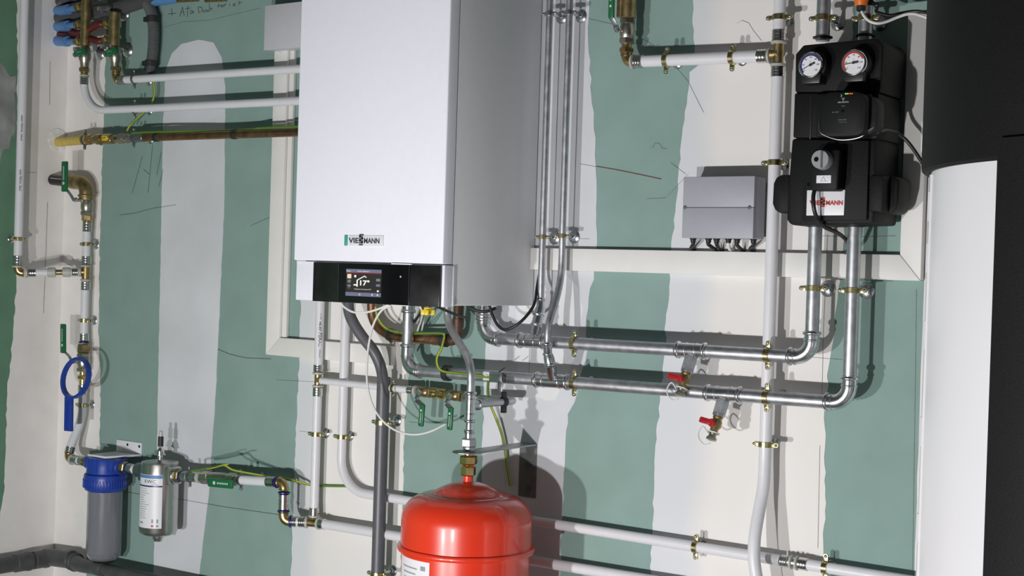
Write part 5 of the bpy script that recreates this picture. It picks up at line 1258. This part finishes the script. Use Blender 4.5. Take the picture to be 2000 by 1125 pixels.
# hoses from the wall opening to the manifolds
hole = PL(118, 55, 0)
ho = obj('wall_opening', MB().slab([PL(*q) + X_ * .0016 for q in [(112, 18), (122, 8), (135, 10), (139, 22), (137, 55), (135, 88), (125, 95), (110, 84), (107, 50)]], (-.0014, 0, 0)), 'plaster_hole', wleft)
for py, yy in ((14, 20), (47, 50), (80, 78)):
    c = m1V(py + 1) + sd * (.0148 + .022); e = PL(112, yy + 2, .002)
    t = thing('blue_hose', {14: 'top', 47: 'middle', 80: 'bottom'}[py] + ' blue-sleeved hose between left wall and left manifold', 'hose', e, 'blue manifold hoses')
    obj('hose', MB().tube(spline([c, c.lerp(e, .35), c.lerp(e, .7), e - X_ * .002], 6), .0095, 16), 'blue_light', t)
    obj('sleeve', MB().tube(spline([c.lerp(e, .42), c.lerp(e, .7), e], 5), .0155, 18), 'blue_light', t)
for (py, yy, k) in ((47, 62, 0), (79, 70, 1)):
    c = m2V(py) + sd * .042
    mid_ = P(150 + 20 * k, yy + 4, .055); e = PL(116, yy - 2 - 22 * (1 - k), .002)
    t = thing('red_hose', ('upper', 'lower')[k] + ' dark red hose passing behind the left manifold', 'hose', c, 'red manifold hoses')
    obj('hose', MB().tube(spline([c, c + sd * .02, mid_, e], 7), .0105, 16), 'red_hose', t)
t = thing('dark_hose', 'thick dark grey bundled hose at the very top left behind the manifolds', 'hose', P(200, 20, .05))
obj('hose', MB().tube(spline([PL(114, 40, .004), PL(128, 34, .03), P(160, 28, .03), P(200, 22, .03), P(240, 14, .03), P(300, -10, .03), P(338, -50, .03), P(345, -120, .03)], 8), .022, 20), 'pvc_dark', t)
t = thing('dark_hose', 'second dark hose above the bundle at the very top left', 'hose', P(200, 8, .05))
obj('hose', MB().tube(spline([PL(114, 8, .006), PL(128, 0, .03), P(160, -8, .025), P(200, -16, .022), P(250, -40, .022), P(272, -80, .022), P(276, -130, .022)], 8), .015, 20), 'pvc_dark', t)
t = thing('blue_hose', 'blue insulated hose lying along the wall at the very top, right of the manifolds', 'hose', P(290, 6, .03), 'blue manifold hoses')
obj('hose', MB().tube(spline([P(225, 22, .02), P(250, 12, .022), P(290, 3, .022), P(330, -3, .022), P(360, -12, .022), P(385, -40, .022), P(392, -110, .022)], 8), .0165, 20), 'blue_light', t); 
cgx = P(298, 80, .028)
t = thing('grey_conduit', 'grey corrugated conduit with two black ties coming down to the upper white pipe', 'conduit', P(296, 130, .028))
cpts = spline([P(283, -25, .03), P(288, 5, .03), P(297, 30, .03), P(300, 60, .03), P(299, 95, .03), P(295, 128, .03), P(291, 143, .03)], 12)
rs_ = []
cp2 = []
for k in range(len(cpts) - 1):
    for j in range(3):
        cp2.append(cpts[k].lerp(cpts[k + 1], j / 3)); rs_.append(.0158 + (.0012 if j == 0 else -.0006))
obj('conduit', MB().tube(cp2, rs_, 20), 'corrugated', t)
for py, px in ((38, 298), (124, 295)):
    q = P(px, py, .03); obj('tie', MB().cyl(q - Z_ * .0085, q + Z_ * .0085, .0195, 22, .001), 'rubber', t, 'black tie'); 
    obj('tie_head', MB().box((q.x - .025, q.y - .014, q.z - .007), (q.x - .014, q.y + .002, q.z + .007), .001), 'rubber', t)
for px in (365, 420):
    t = thing('pipe_fixing', ('left' if px == 365 else 'right') + ' small metal pipe fixing cut off by the top edge', 'fitting', P(px, -2, .02), 'small fixings at the top edge')
    obj('plate', MB().lathe(P(px, -8, .001), -Y_, [(.013, 0), (.013, .002), (.005, .006)], 24), 'zinc', t)
    obj('rod', MB().cyl(P(px, -8, .005), P(px, -8, .05), .004, 10), 'zinc', t)
    obj('band', MB().tube([P(px - 18, 1, .05), P(px + 22, -1, .05)], .006, 12), 'brass_dull', t)
# gas pipe
ga = P(250, 270, .062); gb = P(585, 258.5, .062); gdr = (gb - ga).normalized()
GP = lambda px: on(ga, gb, px=px)
gp = thing('gas_pipe', 'brown copper gas pipe running right to the boiler with black ties', 'pipe', GP(300))
pipe(gp, [GP(278), onx(ga, gb, -.449)], .0112, 'copper', seg=20)
for px in (306, 458): obj('tie', MB().cyl(GP(px - 4), GP(px + 4), .0128, 20, .001), 'rubber', gp, 'black tie')
obj('union', MB().hexn(GP(258), GP(266), .0145).cyl(GP(264), GP(282), .0125, 20, .001), 'steel_dark', gp)
y0 = PL(112, 272, 0); y0.z = GP(150).z
yp = thing('gas_entry_pipe', 'yellow gas pipe stub coming out of a round hole in the left wall', 'pipe', y0)
y1 = GP(168)
ydir = (y1 - y0).normalized()
obj('stub', MB().cyl(y0 + ydir * .003, y1, .0142, 24), 'yellow_pipe', yp)
obj('hole_rim', MB().lathe(Vector((XL + .0015, y0.y, y0.z + .006)), X_, [(.036, 0), (.036, .0015), (.026, .002)], 28), 'plaster_hole', yp)
clamp(GP(166), gdr, .0142, 'clamp on the yellow gas stub beside the corner', ring='steel_dark', width=.009)
clamp(GP(262), gdr, .0125, 'clamp on the gas pipe right of the yellow valve handle', ring='steel_dark', width=.008)
gv = thing('gas_valve', 'brass gas cock with yellow handle between yellow stub and copper pipe', 'valve', GP(205))
obj('body', MB().hexn(GP(170), GP(180), .0165).cyl(GP(178), GP(190), .0125, 20).hexn(GP(189), GP(199), .0165).cyl(GP(197), GP(236), .0115, 20).cyl(GP(203), GP(222), .0155, 22, .002), 'brass', gv)
obj('union', MB().hexn(GP(232), GP(243), .0158).cyl(GP(240), GP(260), .0120, 20, .001).hexn(GP(246), GP(253), .0150), 'nickel', gv)
q = GP(216) - Y_ * .024
obj('grip', MB().slab([q + Vector((-.012, 0, -.0075)), q + Vector((.010, 0, -.0075)), q + Vector((.0165, 0, 0)), q + Vector((.010, 0, .0075)), q + Vector((-.012, 0, .0075))], (0, .006, 0), .002), 'yellow', gv, 'yellow handle')
obj('stem', MB().cyl(q + Y_ * .005, GP(216) - Y_ * .012, .005, 12).bar(q + Y_ * .007, GP(232) - Y_ * .018, Z_, .011, .002), 'steel_dark', gv)
obj('mark', MB().bar(q + Vector((-.006, -.0005, .0)), q + Vector((.007, -.0005, .002)), Z_, .002, .0005), 'ink', gv)
earth_wire('earth wire lying along the copper gas pipe left of the boiler', [GP(262) + Vector((0, -.008, .013)), GP(285) + Vector((0, -.004, .0150)), GP(330) + Vector((0, -.004, .0145)), GP(380) + Vector((0, .002, .0145)), GP(430) + Vector((0, .006, .013)), GP(490) + Vector((0, .004, .0135)), GP(525) + Vector((0, -.003, .0150)), onx(ga, gb, -.451) + Vector((0, -.003, .0150))])
earth_wire('earth wire rising from the gas pipe past the two white pipes', [P(248, 256, .058), P(254, 245, .052), P(268, 231, .045), P(283, 217, .036), P(296, 201, .032), P(301, 183, .03), P(299, 160, .03), P(292, 140, .03), P(290, 110, .008)])

# ================================================================== GREY DRAIN PIPES AT THE LOWER LEFT
zz = P(110, 1095, .05).z
dp = thing('waste_pipe', 'dark grey waste pipe with sockets along the left wall in the lower left corner', 'pipe', (XL, -.1, zz))
w0 = PL(-40, 1112, .05); w1 = PL(88, 1091, .05)
wdr = (w1 - w0).normalized()
obj('pipe', MB().tube([w0, w1], .0235, 28), 'pvc_dark', dp)
for f in (.52, .80): obj('socket', MB().lathe(w0.lerp(w1, f), wdr, [(.0235, 0), (.0268, .002), (.0268, .040), (.0288, .043), (.0288, .053), (.0235, .056)], 28), 'pvc_dark', dp)
w2_ = P(140, 1094, .055)
obj('elbow', MB().tube(arc_path([w1, Vector((XL + .055, -.06, (w1.z + w2_.z) / 2)), w2_], .035, 8), .0262, 28).bead(w2_, w2_ - w1, .0255, .005), 'pvc_dark', dp)
db = thing('waste_pipe', 'dark grey waste pipe running right along the back wall under the blue filter', 'pipe', w2_)
w3 = P(205, 1112, .075); w4 = P(420, 1158, .075)
obj('reducer', MB().tube([w2_ + Vector((-.005, 0, 0)), P(150, 1100, .065), P(160, 1105, .07), w3], [.0235, .023, .020, .020], 28).bead(P(148, 1098, .06), w3 - w2_, .025, .004), 'pvc_dark', db)
obj('pipe', MB().tube([w3 - (w4 - w3) * .05, w4], .0175, 28), 'pvc_dark', db)
obj('socket', MB().lathe(P(190, 1108.5, .074), (w4 - w3), [(.0175, 0), (.023, .003), (.023, .028), (.0205, .032), (.0175, .033)], 28), 'pvc_dark', db)
